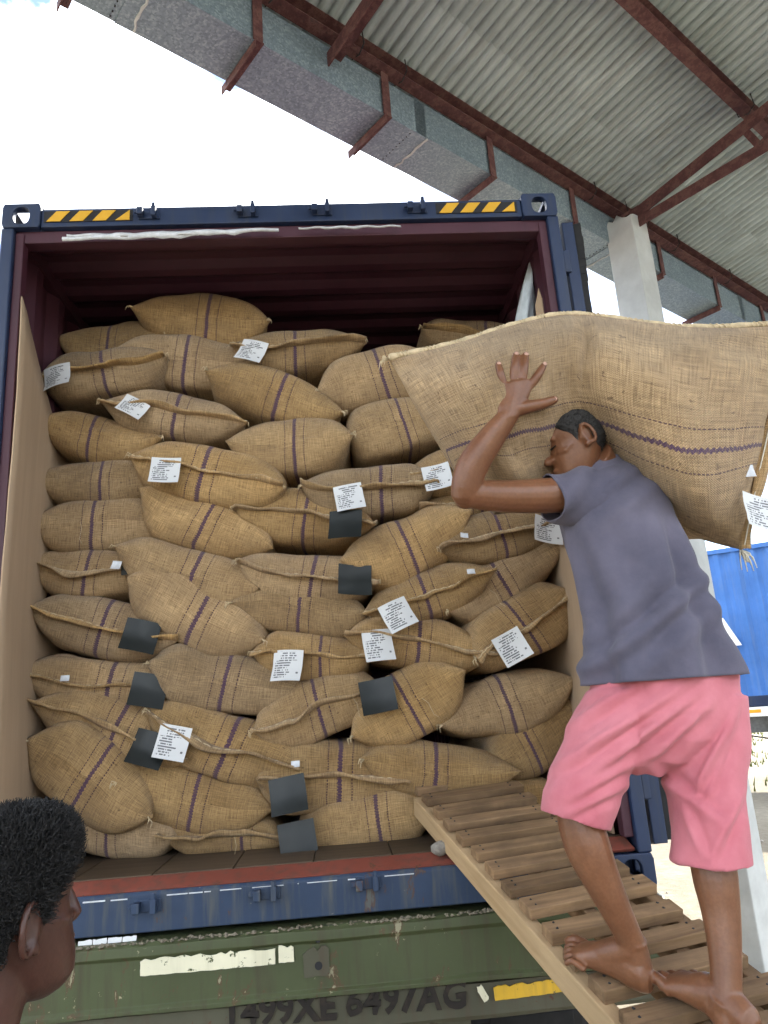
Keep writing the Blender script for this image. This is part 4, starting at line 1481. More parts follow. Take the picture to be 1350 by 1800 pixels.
# chassis, wheels and mudflaps
for sx in (-0.45, 0.45):
    tp(MB().box((sx - 0.06, 0.0, 0.66), (sx + 0.06, 6.2, ZB - 0.33)), 'chassis_rail', MAT['green_dirty'])
    tp(MB().box((sx - 0.05, 0.05, ZB - 0.32), (sx + 0.05, 6.2, ZB - 0.02)), 'chassis_rail', MAT['green_dirty'])
tp(MB().box((-1.15, 0.05, ZB - 0.10), (-1.05, 6.1, ZB - 0.02)), 'side_rail', MAT['green'])
tp(MB().box((1.05, 0.05, ZB - 0.10), (1.15, 6.1, ZB - 0.02)), 'side_rail', MAT['green'])
def wheel(x, y):
    r, w = 0.50, 0.27
    prof = [(-w / 2, .30), (-w / 2, .44), (-w / 2 + .03, .485), (-w / 2 + .07, r), (w / 2 - .07, r), (w / 2 - .03, .485), (w / 2, .44), (w / 2, .30)]
    K = 40
    vs, fs = [], []
    for (dx, rr_) in prof:
        for k in range(K):
            a = 2 * math.pi * k / K
            rq = rr_ - (0.010 if (rr_ > .47 and k % 2) else 0)
            vs.append((dx, rq * math.cos(a), rq * math.sin(a)))
    n = len(prof)
    for i in range(n):
        for k in range(K):
            a, b = i * K + k, i * K + (k + 1) % K
            c, d = ((i + 1) % n) * K + (k + 1) % K, ((i + 1) % n) * K + k
            fs.append((a, b, c, d))
    root = MB().add(vs, fs).build('wheel', MAT['rubber'], trailer)
    root.location = (x, y - 0.3, 0.50)
    rim = MB().tube([(-0.09, 0, 0), (-0.02, 0, 0), (0.02, 0, 0), (0.09, 0, 0)], [.30, .20, .20, .30], 24).build('rim', MAT['steel'], root)
for y in (1.15, 2.35):
    for x in (-1.0, -0.68, 0.68, 1.0):
        wheel(x, y)
    tp(MB().tube([(-1.05, y, 0.5), (1.05, y, 0.5)], 0.06, 10), 'axle', MAT['rust'])
for x in (-0.85, 0.78):
    mb = MB().box((x - 0.16, 0.30, 0.10), (x + 0.16, 0.312, 0.64))
    tp(mb, 'mudflap', MAT['rubber'], bevel=0.003)
tp(MB().box((0.60, 0.12, 0.40), (0.66, 0.18, 0.66)), 'hanger', MAT['green_dirty'])

# ================================================================== loading ramp: two stringers and nailed slats
RO_ = Vector((0.4973, 0.0, 1.3657))
RD = Vector((0.2125, -0.9433, -0.255)).normalized()
RS = Vector((0.975, 0.2197, 0.0321))
RS = (RS - RD * RS.dot(RD)).normalized()
RNN = RS.cross(-RD).normalized()
if RNN.z < 0: RNN = -RNN
RP, RW = 0.122, 0.415
ramp_ = empty('loading_ramp', tuple(RO_))
tag(ramp_, 'wooden loading ramp of nailed slats leading up into the container', 'ramp')
k_end = (RO_.z - 0.03) / (-RD.z)                # metres from origin down to the ground
def rpt(k, s, h=0.0):
    """point on the ramp deck: k slat pitches down from the sill, s metres across, h above"""
    return RO_ + RD * (RP * k) + RS * s + RNN * h
Rm = Matrix((RS, -RD, RNN)).transposed().to_4x4()
sl_rng = random.Random(12)
n_sl = int(k_end / RP)
base_sl = None
for k in range(-3, n_sl):
    L = RW + sl_rng.uniform(-0.012, 0.02)
    wd = 0.064 + sl_rng.uniform(-0.006, 0.008)
    th = 0.030 + sl_rng.uniform(-.003, .004)
    mb = MB().box((0, 0, -th), (L, wd, 0))
    o = mb.build('slat', MAT['slat'], ramp_, bevel=0.003)
    M4 = Rm.copy()
    M4.translation = rpt(k, 0, sl_rng.uniform(-.002, .002)) - RO_ - RS * sl_rng.uniform(0, .012)
    o.matrix_local = M4 @ Matrix.Rotation(sl_rng.uniform(-.018, .018), 4, 'Z')
    if k < 12:
        nb = MB()
        for s in (0.03, L - 0.05):
            for q in (0.022, 0.05):
                nb.tube([(s + sl_rng.uniform(-.006, .006), q, -0.002), (s, q, 0.0012)], 0.0035, 6)
        link('nail_heads', nb.mesh('nail_heads'), MAT['black'], o)['kind'] = 'stuff'
k0, k1 = -3.0, k_end / RP + 0.1
for s, mt in ((-0.018, 'rail'), (RW - 0.035, 'slat')):
    mb = MB()
    w_ = 0.042
    top = -0.030 if s > 0 else -0.034
    L = (k1 - k0) * RP
    mb.box((0, 0, -0.072), (L, w_, 0))
    o = mb.build('stringer', MAT[mt], ramp_, bevel=0.004)
    M4 = Matrix((RD, -RS, RNN)).transposed().to_4x4() if RD.cross(-RS).dot(RNN) > 0 else Matrix((RD, RS, RNN)).transposed().to_4x4()
    flip = RD.cross(-RS).dot(RNN) > 0
    M4.translation = rpt(k0, s + (w_ if flip else 0), top) - RO_
    o.matrix_local = M4
mb = MB()
for q in (0.13, 0.25):
    mb = MB().box((0, 0, -0.055), ((k1 - k0) * RP, 0.04, 0))
    o = mb.build('stringer', MAT['slat'], ramp_, bevel=0.003)
    M4 = Matrix((RD, -RS, RNN)).transposed().to_4x4() if RD.cross(-RS).dot(RNN) > 0 else Matrix((RD, RS, RNN)).transposed().to_4x4()
    M4.translation = rpt(k0, q + 0.04, -0.034) - RO_
    o.matrix_local = M4

# wad of rag wedged under the ramp at the sill
c = onY(775, 1497, 0.06)
vs, fs = [], []
K, J = 14, 8
for j in range(J + 1):
    t = math.pi * j / J
    for k in range(K):
        a = 2 * math.pi * k / K
        q = 1 + 0.35 * mnoise.noise((math.cos(a) * 2 * math.sin(t), math.sin(a) * 2 * math.sin(t), math.cos(t) * 2))
        vs.append((0.036 * q * math.sin(t) * math.cos(a), 0.03 * q * math.sin(t) * math.sin(a), 0.024 * q * math.cos(t)))
for j in range(J):
    for k in range(K):
        a, b = j * K + k, j * K + (k + 1) % K
        fs.append((a, a + K, b + K, b))
o = MB().add(vs, fs).build('rag_wad', MAT['rag'] if 'rag' in MAT else MAT['concrete'], smooth=True)
o.location = (c.x, 0.055, ZB + 0.182)
tag(o, 'small grey wad of rag on the sill, wedged beside the ramp', 'rag')

# ================================================================== second, paler blue container on its trailer across the yard
p0 = Vector(CAM + ray(1226, 1247) * 12.3)
dirx = Vector((0.83, -0.557, 0)).normalized()
diry = Vector((0.557, 0.83, 0))
zbk = p0.z
bgc = empty('shipping_container', (p0.x, p0.y, zbk), math.atan2(dirx.y, dirx.x))
tag(bgc, 'bright blue corrugated container with white letter A across the yard', 'shipping container')
MAT['bright_blue'] = worn_paint('bright_blue', (0.035, 0.125, 0.37), dirt=(0.13, 0.20, 0.34), chip=0.73, rough=0.5, dirt_amt=0.4, chip_col=(0.45, 0.52, 0.6), scale=0.7)
MAT['white_letter'] = plain('white_letter', (0.80, 0.80, 0.80), 0.6, 0.05, 8, 0.0)
HB, LB = 2.62, 12.0
pr = trap(43, 0.272, 0.036)
vs, fs = [], []
for (x, d) in pr:
    for z in (0.16, HB - 0.10):
        vs.append((0.12 + x, d, z))
for i in range(len(pr) - 1):
    fs.append((2 * i, 2 * i + 2, 2 * i + 3, 2 * i + 1))
o = MB().add(vs, fs).build('side_wall', MAT['bright_blue'], bgc)
m = o.modifiers.new('thick', 'SOLIDIFY'); m.thickness = 0.003; m.offset = -1
MB().box((0.0, -0.02, HB - 0.10), (LB, 0.06, HB - 0.02)).build('top_rail', MAT['bright_blue'], bgc, 0.006)
MB().box((0.0, -0.02, 0.0), (LB, 0.06, 0.16)).build('bottom_rail', MAT['navy'], bgc, 0.006)
MB().box((0.0, -0.025, 0.16), (0.14, 0.12, HB - 0.1)).build('corner_post', MAT['bright_blue'], bgc, 0.01)
MB().box((LB - .14, -0.025, 0.16), (LB, 0.12, HB - 0.1)).build('corner_post', MAT['bright_blue'], bgc, 0.01)
MB().box((0.0, 0.12, 0.16), (0.04, 2.4, HB - 0.1)).build('end_wall', MAT['bright_blue'], bgc)
MB().box((0.0, 0.06, HB - 0.06), (LB, 2.42, HB - 0.03)).build('roof_panel', MAT['bright_blue'], bgc)
MB().box((0.0, 2.38, 0.0), (LB, 2.43, HB - 0.06)).build('side_wall', MAT['bright_blue'], bgc)
for x in (0, LB - .18):
    for z in (-0.004, HB - 0.118):
        MB().box((x - .004, -0.03, z), (x + .18, 0.13, z + 0.122)).build('corner_casting', MAT['bright_blue'], bgc, 0.01)
# the letter A stands at the height the photograph shows it, on the proud ribs
lc = Vector(CAM + ray(1271, 1131) * 11.7)
inv = Matrix.Rotation(-math.atan2(dirx.y, dirx.x), 3, 'Z')
lp = inv @ (lc - Vector((p0.x, p0.y, zbk)))
cu = bpy.data.curves.new('letter', 'FONT'); cu.body = 'A'; cu.size = 0.62; cu.offset = 0.022; cu.extrude = 0.002; cu.align_x = 'CENTER'
me = text_mesh(cu)
me.materials.clear()
o = link('letter', me, MAT['white_letter'], bgc)
o.location = (lp.x - 0.03, -0.006, lp.z)
o.rotation_euler = (math.pi / 2, 0, 0)
# its trailer
bt = empty('lorry_trailer', (p0.x, p0.y, 0), math.atan2(dirx.y, dirx.x))
tag(bt, 'white sided trailer with amber reflectors under the bright blue container', 'trailer')
MB().box((-0.2, -0.04, zbk - 0.16), (LB + .2, 0.02, zbk - 0.012)).build('side_beam', MAT['white_letter'], bt, 0.006)
MB().box((-0.2, 0.02, zbk - 0.14), (LB + .2, 2.4, zbk - 0.014)).build('deck', MAT['steel'], bt)
MAT['amber'] = plain('amber', (0.75, 0.36, 0.02), 0.4, 0.1, 10, 0.0)
for k in range(6):
    MB().box((0.62 + k * 1.7, -0.047, zbk - 0.10), (0.95 + k * 1.7, -0.04, zbk - 0.05)).build('reflector', MAT['amber'], bt)
MB().box((0.5, 0.3, zbk - 0.42), (LB - .5, 0.55, zbk - 0.16)).build('chassis_rail', MAT['steel'], bt)
MB().box((0.5, 1.8, zbk - 0.42), (LB - .5, 2.05, zbk - 0.16)).build('chassis_rail', MAT['steel'], bt)
MB().box((1.0, 0.1, zbk - 0.50), (3.2, 0.25, zbk - 0.17)).build('side_box', MAT['steel'], bt, 0.01)
for x in (6.2, 7.5, 8.8):
    wv = MB()
    wv.tube([(x, 0.05, 0.5), (x, 0.09, 0.5), (x, 0.32, 0.5), (x, 0.36, 0.5)], [.44, .5, .5, .44], 28)
    wv.build('wheel', MAT['rubber'], bt)
for x in (2.2, 4.6):
    MB().box((x, 0.35, -0.02), (x + .12, 0.47, zbk - .2)).build('landing_leg', MAT['steel'], bt)
# cable hanging slack below it
MB().tube([(0.6 + 0.12 * i, 0.0, zbk - 0.42 - 0.12 * math.sin(math.pi * i / 14)) for i in range(15)], 0.012, 6).build('cable', MAT['rubber'], bt)

# ------------------------------------------------------------------ dry grass tufts and low scrub along the far side of the yard
MAT['grass'] = plain('grass', (0.13, 0.15, 0.045), 0.9, 0.5, 3, 0.0)
def grass():
    rr = random.Random(44)
    vs, fs = [], []
    for _ in range(9000):
        a = rr.uniform(0.10, 1.15)
        d = rr.uniform(10.5, 45)
        x, y = CAM[0] + d * math.sin(a), CAM[1] + d * math.cos(a)
        if x < 2.2:
            continue
        if mnoise.noise((x * 0.4, y * 0.4, 8.0)) < 0.0 and d < 30:
            continue
        h = rr.uniform(0.03, 0.12) * (1 + d / 40)
        w = 0.012 + 0.001 * d
        th = rr.uniform(0, 6.28)
        lx, ly = rr.uniform(-.08, .08), rr.uniform(-.08, .08)
        b = len(vs)
        vs += [(x - w * math.cos(th), y - w * math.sin(th), -.02), (x + w * math.cos(th), y + w * math.sin(th), -.02), (x + lx, y + ly, h)]
        fs.append((b, b + 1, b + 2))
    o = MB().add(vs, fs).build('dry_grass', MAT['grass'])
    tag(o, 'patches of dry yellowish grass across the yard', 'grass', kind='stuff')
grass()
MAT['stone'] = plain('stone', (0.34, 0.31, 0.27), 0.95, 0.3, 9, 0.4)
def stones():
    rr = random.Random(5)
    mb = MB()
    for _ in range(420):
        x, y = rr.uniform(1.5, 9), rr.uniform(-2, 11)
        s = rr.uniform(0.008, 0.035)
        vs = []
        for (a, b, c) in ((1, 0, 0), (0, 1, 0), (-1, 0, 0), (0, -1, 0), (0, 0, .7), (0, 0, -.5)):
            q = s * rr.uniform(.7, 1.3)
            vs.append((x + a * q, y + b * q, s * .2 + c * q))
        mb.add(vs, [(0, 1, 4), (1, 2, 4), (2, 3, 4), (3, 0, 4), (1, 0, 5), (2, 1, 5), (3, 2, 5), (0, 3, 5)])
    o = mb.build('gravel', MAT['stone'])
    tag(o, 'loose stones scattered over the sandy yard', 'stones', kind='stuff')
stones()

# ================================================================== people
def skin_mat(name, c0, c1, rough=0.5):
    m, nt, b = _nodes(name)
    v = coords(nt)
    a = tex(nt, v, 9, 5, 0.6)
    f = tex(nt, v, 130, 3, 0.6)
    c = mixc(nt, ramp(nt, a, [(0.3, (0, 0, 0)), (0.72, (1, 1, 1))]), c0, c1)
    c = mixc(nt, math_(nt, 'MULTIPLY', ramp(nt, f, [(0.4, (1, 1, 1)), (0.6, (0, 0, 0))]), 0.22), c, tuple(x * 0.6 for x in c0))
    nt.links.new(c, b.inputs['Base Color'])
    b.inputs['Roughness'].default_value = rough
    b.inputs['Specular IOR Level'].default_value = 0.42
    b.inputs['Subsurface Weight'].default_value = 0.12
    b.inputs['Subsurface Radius'].default_value = (0.6, 0.22, 0.12)
    b.inputs['Subsurface Scale'].default_value = 0.012
    bump(nt, b, math_(nt, 'ADD', f, math_(nt, 'MULTIPLY', a, 0.8)), 0.16, 0.003)
    return m
MAT['skin'] = skin_mat('skin', (0.145, 0.058, 0.027), (0.225, 0.100, 0.050), 0.38)
MAT['skin_dark'] = skin_mat('skin_dark', (0.050, 0.019, 0.013), (0.080, 0.032, 0.022), 0.42)
MAT['hair'] = plain('hair', (0.012, 0.011, 0.011), 0.65, 0.5, 90, 0.8)
MAT['hair_grey'] = plain('hair_grey', (0.035, 0.033, 0.032), 0.7, 0.6, 160, 0.9)
MAT['eye'] = plain('eye', (0.55, 0.52, 0.48), 0.2, 0.05, 5, 0)
MAT['lips'] = plain('lips', (0.20, 0.075, 0.055), 0.45, 0.1, 30, 0.1)
MAT['nail'] = plain('nail', (0.50, 0.30, 0.23), 0.35, 0.05, 30, 0.0)

def cloth_mat(name, c0, c1, weave=900, rough=0.9):
    m, nt, b = _nodes(name)
    v = coords(nt)
    a = tex(nt, v, 5, 6, 0.62)
    w2 = tex(nt, v, weave, 2, 0.5)
    c = mixc(nt, ramp(nt, a, [(0.32, (0, 0, 0)), (0.7, (1, 1, 1))]), c0, c1)
    nt.links.new(c, b.inputs['Base Color'])
    b.inputs['Roughness'].default_value = rough
    b.inputs['Specular IOR Level'].default_value = 0.2
    b.inputs['Sheen Weight'].default_value = 0.12
    p = bump(nt, b, w2, 0.25, 0.0015)
    bump(nt, b, tex(nt, v, 26, 4, 0.6, 1.0), 0.22, 0.006, p)
    return m
MAT['shirt'] = cloth_mat('shirt', (0.078, 0.075, 0.108), (0.140, 0.128, 0.172))
MAT['shorts'] = cloth_mat('shorts', (0.47, 0.130, 0.160), (0.60, 0.215, 0.250))
MAT['shirt_b'] = cloth_mat('shirt_b', (0.10, 0.10, 0.11), (0.15, 0.15, 0.16))
MAT['trousers'] = cloth_mat('trousers', (0.05, 0.055, 0.07), (0.08, 0.085, 0.10))

def loft(mb, rings, n=20, cap=True):
    """rings: (centre, vec a, vec b) ellipses joined in order"""
    b0 = len(mb.v)
    for (c, a, b) in rings:
        c, a, b = Vector(c), Vector(a), Vector(b)
        for k in range(n):
            t = 2 * math.pi * k / n
            mb.v.append(tuple(c + a * math.cos(t) + b * math.sin(t)))
    for i in range(len(rings) - 1):
        for k in range(n):
            p, q = b0 + i * n + k, b0 + i * n + (k + 1) % n
            mb.f.append((p, q, q + n, p + n))
    if cap:
        mb.f.append(tuple(b0 + k for k in reversed(range(n))))
        e = b0 + (len(rings) - 1) * n
        mb.f.append(tuple(e + k for k in range(n)))
    return mb

def smooth_path(pts, rad, sub=4):
    """Catmull-Rom through the joints, radii too"""
    P = [Vector(p) for p in pts]
    out_, ro = [], []
    for i in range(len(P) - 1):
        p0, p1, p2, p3 = P[max(i - 1, 0)], P[i], P[i + 1], P[min(i + 2, len(P) - 1)]
        r0, r1, r2, r3 = rad[max(i - 1, 0)], rad[i], rad[i + 1], rad[min(i + 2, len(P) - 1)]
        for k in range(sub):
            t = k / sub
            f = lambda a, b, c, d: 0.5 * ((2 * b) + (-a + c) * t + (2 * a - 5 * b + 4 * c - d) * t * t + (-a + 3 * b - 3 * c + d) * t ** 3)
            out_.append(Vector([f(p0[q], p1[q], p2[q], p3[q]) for q in range(3)]))
            ro.append(f(r0, r1, r2, r3))
    out_.append(P[-1]); ro.append(rad[-1])
    return out_, ro

def limb(mb, pts, rad, n=18, sub=4, tip=True):
    p, r = smooth_path(pts, rad, sub)
    if tip:                                     # round the ends
        d = (p[-1] - p[-2]).normalized()
        p += [p[-1] + d * r[-1] * 0.55, p[-1] + d * r[-1] * 0.88]
        r += [r[-1] * 0.8, r[-1] * 0.42]
    mb.tube(p, r, n)

def remesh(mb, voxel, smooth=4, name='body', factor=0.5):
    """voxel union of overlapping solids into one continuous surface, then a light smoothing"""
    me = mb.mesh(name)
    o = bpy.data.objects.new('tmp', me)
    ts = bpy.data.scenes.new('tmp')
    ts.collection.objects.link(o)
    m = o.modifiers.new('r', 'REMESH'); m.mode = 'VOXEL'; m.voxel_size = voxel; m.use_smooth_shade = True
    if smooth:
        s = o.modifiers.new('s', 'SMOOTH'); s.iterations = smooth; s.factor = factor
    ts.view_layers[0].update()
    dg = ts.view_layers[0].depsgraph
    dg.update()
    out_ = bpy.data.meshes.new_from_object(o.evaluated_get(dg))
    bpy.data.objects.remove(o)
    bpy.data.scenes.remove(ts)
    out_.name = name
    return out_

HZ = [-.122, -.112, -.095, -.07, -.045, -.02, .005, .03, .055, .08, .10, .113, .119]
HF = [.060, .082, .094, .094, .091, .088, .084, .094, .095, .087, .070, .047, .014]
HB_ = [-.02, .000, .020, .045, .068, .085, .095, .101, .104, .098, .082, .056, .016]
HWD = [.024, .040, .052, .060, .065, .0685, .071, .074, .0755, .072, .060, .042, .014]
def head_pt(z, th, grow=0.0):
    f, b, w_ = np.interp(z, HZ, HF), np.interp(z, HZ, HB_), np.interp(z, HZ, HWD)
    c, s = math.cos(th), math.sin(th)
    cx = (f - b) / 2
    rx = (f + b) / 2
    p = 2.3
    q = (abs(c) ** p + abs(s) ** p) ** (-1 / p)
    return Vector((cx + (rx + grow) * c * q, (w_ + grow) * s * q, z + grow * 0.6 * min(1.0, max(0.0, (z + .02) / .12))))

def head_parts(mb, Mh, ear=1.0, nose=1.0, brow=1.0):
    n = 30
    zs = np.linspace(-.122, .119, 30)
    rings = [[Mh @ head_pt(z, 2 * math.pi * k / n) for k in range(n)] for z in zs]
    b0 = len(mb.v)
    for r in rings:
        mb.v += [tuple(p) for p in r]
    for i in range(len(rings) - 1):
        for k in range(n):
            p, q = b0 + i * n + k, b0 + i * n + (k + 1) % n
            mb.f.append((p, q, q + n, p + n))
    mb.f.append(tuple(b0 + k for k in reversed(range(n))))
    e = b0 + (len(rings) - 1) * n
    mb.f.append(tuple(e + k for k in range(n)))
    T = lambda *p: Mh @ Vector(p)
    R3 = Mh.to_3x3()
    X, Y_, Z_ = R3 @ Vector((1, 0, 0)), R3 @ Vector((0, 1, 0)), R3 @ Vector((0, 0, 1))
    # nose
    loft(mb, [(T(.086, 0, .022), X * .006, Y_ * .008), (T(.095, 0, .004), X * .010, Y_ * .009), (T(.101 * nose, 0, -.016), X * .012, Y_ * .012), (T(.104 * nose, 0, -.030), X * .013, Y_ * .017), (T(.095, 0, -.040), X * .010, Y_ * .015)], 14)
    for s in (-1, 1):
        mb.tube([T(.088, s * .015, -.026), T(.092, s * .015, -.033)], .009, 10)       # wings of the nose
        mb.tube([T(.086, s * .012, .028), T(.083, s * .034, .030), T(.068, s * .052, .022)], [.008 * brow, .0095 * brow, .007 * brow], 10)  # brow
        mb.tube([T(.076, s * .040, -.018), T(.058, s * .056, -.022), T(.03, s * .064, -.012)], [.0045, .005, .004], 10)  # cheekbone
        # ear: a leaf-shaped shell with rim and lobe
        c0 = Vector((-.006, s * .071, -.006))
        pts, K = [], 16
        for k in range(K + 1):
            a = 2 * math.pi * k / K
            pts.append(T(c0.x + ear * (-.013 * math.cos(a) - .010 + .004 * math.sin(a)), s * (.074 + .011 * ear * (1 + math.cos(a)) * .6 + .004), c0.z + ear * .029 * math.sin(a)))
        mb.tube(pts, .0052 * ear, 8, cap=False)
        loft(mb, [(T(c0.x + .004, s * .064, c0.z), X * .016, Z_ * .026), (T(c0.x - .006, s * .075, c0.z), X * .017 * ear, Z_ * .027 * ear), (T(c0.x - .010, s * .080, c0.z), X * .011 * ear, Z_ * .020 * ear)], 14)
        mb.tube([T(c0.x + .004, s * .076, c0.z - .022 * ear), T(c0.x + .001, s * .079, c0.z - .034 * ear)], [.0075, .006], 8)
        mb.tube([T(c0.x + .010, s * .073, c0.z + .006), T(c0.x + .010, s * .074, c0.z - .008)], .005, 8)
    # lips and chin
    mb.tube([T(.082, .024, -.063), T(.094, .010, -.0585), T(.096, 0, -.060), T(.094, -.010, -.0585), T(.082, -.024, -.063)], [.004, .0068, .007, .0068, .004], 10)
    mb.tube([T(.081, .022, -.069), T(.093, .009, -.0745), T(.094, 0, -.075), T(.093, -.009, -.0745), T(.081, -.022, -.069)], [.004, .0072, .0078, .0072, .004], 10)
    mb.tube([T(.078, .012, -.102), T(.084, 0, -.104), T(.078, -.012, -.102)], [.012, .015, .012], 10)

def hairline(th):
    a = abs(math.degrees(math.atan2(math.sin(th), math.cos(th))))
    return float(np.interp(a, [0, 35, 55, 68, 80, 92, 105, 125, 180], [.066, .064, .045, .022, -.014, .018, -.005, -.045, -.075]))

def hair_cap(Mh, thick, name, mat, parent, rough=0.0015, seed=0.0, n=90, m=34):
    vs, fs = [], []
    for k in range(n):
        th = 2 * math.pi * k / n
        z0 = hairline(th)
        for j in range(m):
            t = j / (m - 1)
            z = z0 + (0.1188 - z0) * (1 - (1 - t) ** 1.6)
            g = thick * min(1.0, 0.12 + t * 5.5)
            p = head_pt(z, th, g)
            p.z += thick * 0.35 * max(0.0, (z - .05) / .07)
            nn = Vector((mnoise.noise(p * 190 + Vector((seed, 0, 0))), mnoise.noise(p * 190 + Vector((9, seed, 0))), mnoise.noise(p * 190 + Vector((0, 5, seed)))))
            vs.append(Mh @ (p + nn * rough))
    for k in range(n):
        for j in range(m - 1):
            a, b = k * m + j, ((k + 1) % n) * m + j
            fs.append((a, b, b + 1, a + 1))
    inv = parent.matrix_basis.inverted()
    vs = [tuple(inv @ v) for v in vs]
    o = MB().add(vs, fs).build(name, mat, parent, smooth=True)
    sm = o.modifiers.new('thick', 'SOLIDIFY'); sm.thickness = 0.003; sm.offset = -1
    return o

def rel(mb, root):
    inv = root.matrix_basis.inverted()
    mb.v = [tuple(inv @ Vector(v)) for v in mb.v]
    return mb

def foot(mb, heel, toe, ankle, up, width=0.088, left=True):
    """bare foot lofted from heel to ball, then five toes"""
    heel, toe, ankle, up = Vector(heel), Vector(toe), Vector(ankle), Vector(up).normalized()
    d = toe - heel
    L = d.length
    d.normalize()
    side = d.cross(up).normalized()              # to the right of the foot
    if left: inner = side
    else: inner = -side
    secs = [(-.02, .020, .022, .022), (.04, .030, .036, .030), (.16, .033, .044, .036), (.32, .034, .046, .044), (.48, .037, .036, .035), (.62, .043, .029, .028), (.74, .047, .022, .021), (.81, .046, .017, .016)]
    rings = []
    for (t, hw, hh, hc) in secs:
        c = heel + d * (L * t) + up * hc + inner * (0.006 * t)
        rings.append((c, side * hw * (width / .088), up * hh))
    loft(mb, rings, 18)
    # instep up to the ankle
    limb(mb, [ankle + up * .02, ankle + d * .012 - up * .012, heel + d * L * .42 + up * .050, heel + d * L * .60 + up * .032], [.034, .036, .033, .024], 16, 4)
    for k in range(5):
        o = (-.038 + k * .0205 + (.004 if k else 0))                  # from the big toe outwards
        base = heel + d * (L * (.775 - .012 * k - .0035 * k * k)) - inner * o * (width / .088) + up * .016
        ln = L * (.235 - .022 * k)
        r0 = .0140 if k == 0 else .0094 - .0003 * k
        tipd = (d + inner * (-.06 + .0 * k)).normalized()
        limb(mb, [base - d * .02, base + tipd * ln * .45 + up * .008, base + tipd * ln * .85 - up * .002], [r0 * .95, r0 * 1.0, r0 * .95], 10, 3)
    for s in (-1, 1):
        mb.tube([ankle + side * s * .026 - up * .008, ankle + side * s * .033 - up * .012], [.012, .007], 8)   # ankle bones

# ------------------------------------------------------------------ the carrier
PY = -0.97
rootc = rpt(10.5, 0.2)
man = empty('person', tuple(rootc))
tag(man, 'barefoot man in grey shirt and pink shorts carrying a sack up the ramp', 'person')
J = lambda px, py, Y: onY(px, py, Y)
def pr_(px, P):                                  # pixels to metres at a point
    return px * depth(P) / FPX
body = MB()
# torso core under the shirt
core = []
for (x, y, hw, b_) in ((1160, 1230, 100, .10), (1150, 1130, 88, .095), (1122, 1020, 80, .09), (1095, 930, 78, .085), (1070, 875, 62, .07), (1052, 838, 34, .05)):
    c = J(x, y, -.93)
    core.append((c, Vector((pr_(hw, c), 0, 0)), Vector((0, b_, 0))))
loft(body, core, 24)
# neck and head
HC_ = J(1010, 776, -.955)
fwd = Vector((-0.93, 0.05, -0.34)).normalized()
lft = Vector((0, 0, 1)).cross(fwd).normalized()
lft = (lft + Vector((0, 0, -0.06))).normalized()
upv = fwd.cross(lft).normalized()
Mh = Matrix((fwd, lft, upv)).transposed().to_4x4()
Mh = Matrix.Translation(HC_) @ Mh @ Matrix.Scale(0.93, 4)
limb(body, [J(1062, 850, -.92), J(1052, 818, -.935), Mh @ Vector((-.03, 0, -.06))], [.062, .054, .052], 18, 4, False)
head_parts(body, Mh)
# left arm, elbow forward, hand flat against the sack
HYd = -1.102
sh, el, wr = J(1015, 868, -.985), J(818, 868, -1.04), J(893, 732, -1.098)
limb(body, [J(1060, 868, -.95), sh, J(940, 872, -1.00), J(880, 872, -1.01), el], [.060, .050, .0455, .042, .036], 18, 4)
limb(body, [J(830, 868, -1.018), el, J(830, 820, -1.058), J(862, 772, -1.078), wr], [.033, .037, .041, .035, .0265], 18, 4)
# palm
pc = [(J(893, 738, HYd), .027, .022), (J(899, 715, HYd), .037, .021), (J(906, 694, HYd), .042, .019), (J(909, 672, HYd - .002), .041, .016)]
loft(body, [(c, Vector((a, 0, .30 * a)) if False else Vector((a, 0, 0.1 * a)), Vector((0, b, 0))) for (c, a, b) in pc], 18)
fing = [((885, 676), (880, 657), (876, 640), .0105), ((901, 670), (905, 645), (907, 623), .0118), ((917, 670), (921, 647), (924, 624), .0122), ((931, 680), (945, 660), (957, 641), .0115)]
NAILS = []
for k, (a, b, c, r) in enumerate(fing):
    A_, B_, C_ = J(*a, HYd), J(*b, HYd - .006), J(*c, HYd + .004)
    A0 = A_ + (A_ - B_).normalized() * .02
    limb(body, [A0, A_, B_, C_], [r * 1.1, r * 1.08, r, r * .82], 12, 4)
    NAILS.append((C_, (C_ - B_).normalized(), r))
limb(body, [J(900, 722, HYd), J(926, 716, HYd - .002), J(952, 710, HYd), J(974, 703, HYd + .004)], [.020, .0175, .0140, .0115], 12, 4)
NAILS.append((J(975, 703, HYd + .004), Vector((.9, 0, .3)), .0115))
# right arm, raised on the far side of the sack
shr, elr, wrr = J(1120, 868, -.84), J(1090, 800, -.60), J(1000, 700, -.58)
limb(body, [J(1075, 870, -.90), shr, elr], [.058, .050, .036], 18, 4)
limb(body, [elr, J(1050, 750, -.575), wrr], [.037, .038, .025], 18, 4)
loft(body, [(wrr, Vector((.026, 0, 0)), Vector((0, .018, 0))), (wrr + Vector((-.03, -.01, .05)), Vector((.038, 0, 0)), Vector((0, .016, 0))), (wrr + Vector((-.05, -.015, .09)), Vector((.036, 0, 0)), Vector((0, .012, 0)))], 14)
for k in range(4):
    q = wrr + Vector((-.08 + k * .02, -.015, .085 - .006 * k))
    limb(body, [q, q + Vector((-.008, -.02, .03)), q + Vector((-.012, -.05, .045))], [.0095, .009, .008], 10, 3)
limb(body, [wrr + Vector((.0, 0, .03)), wrr + Vector((.035, -.02, .05)), wrr + Vector((.045, -.045, .07))], [.012, .011, .009], 10, 3)
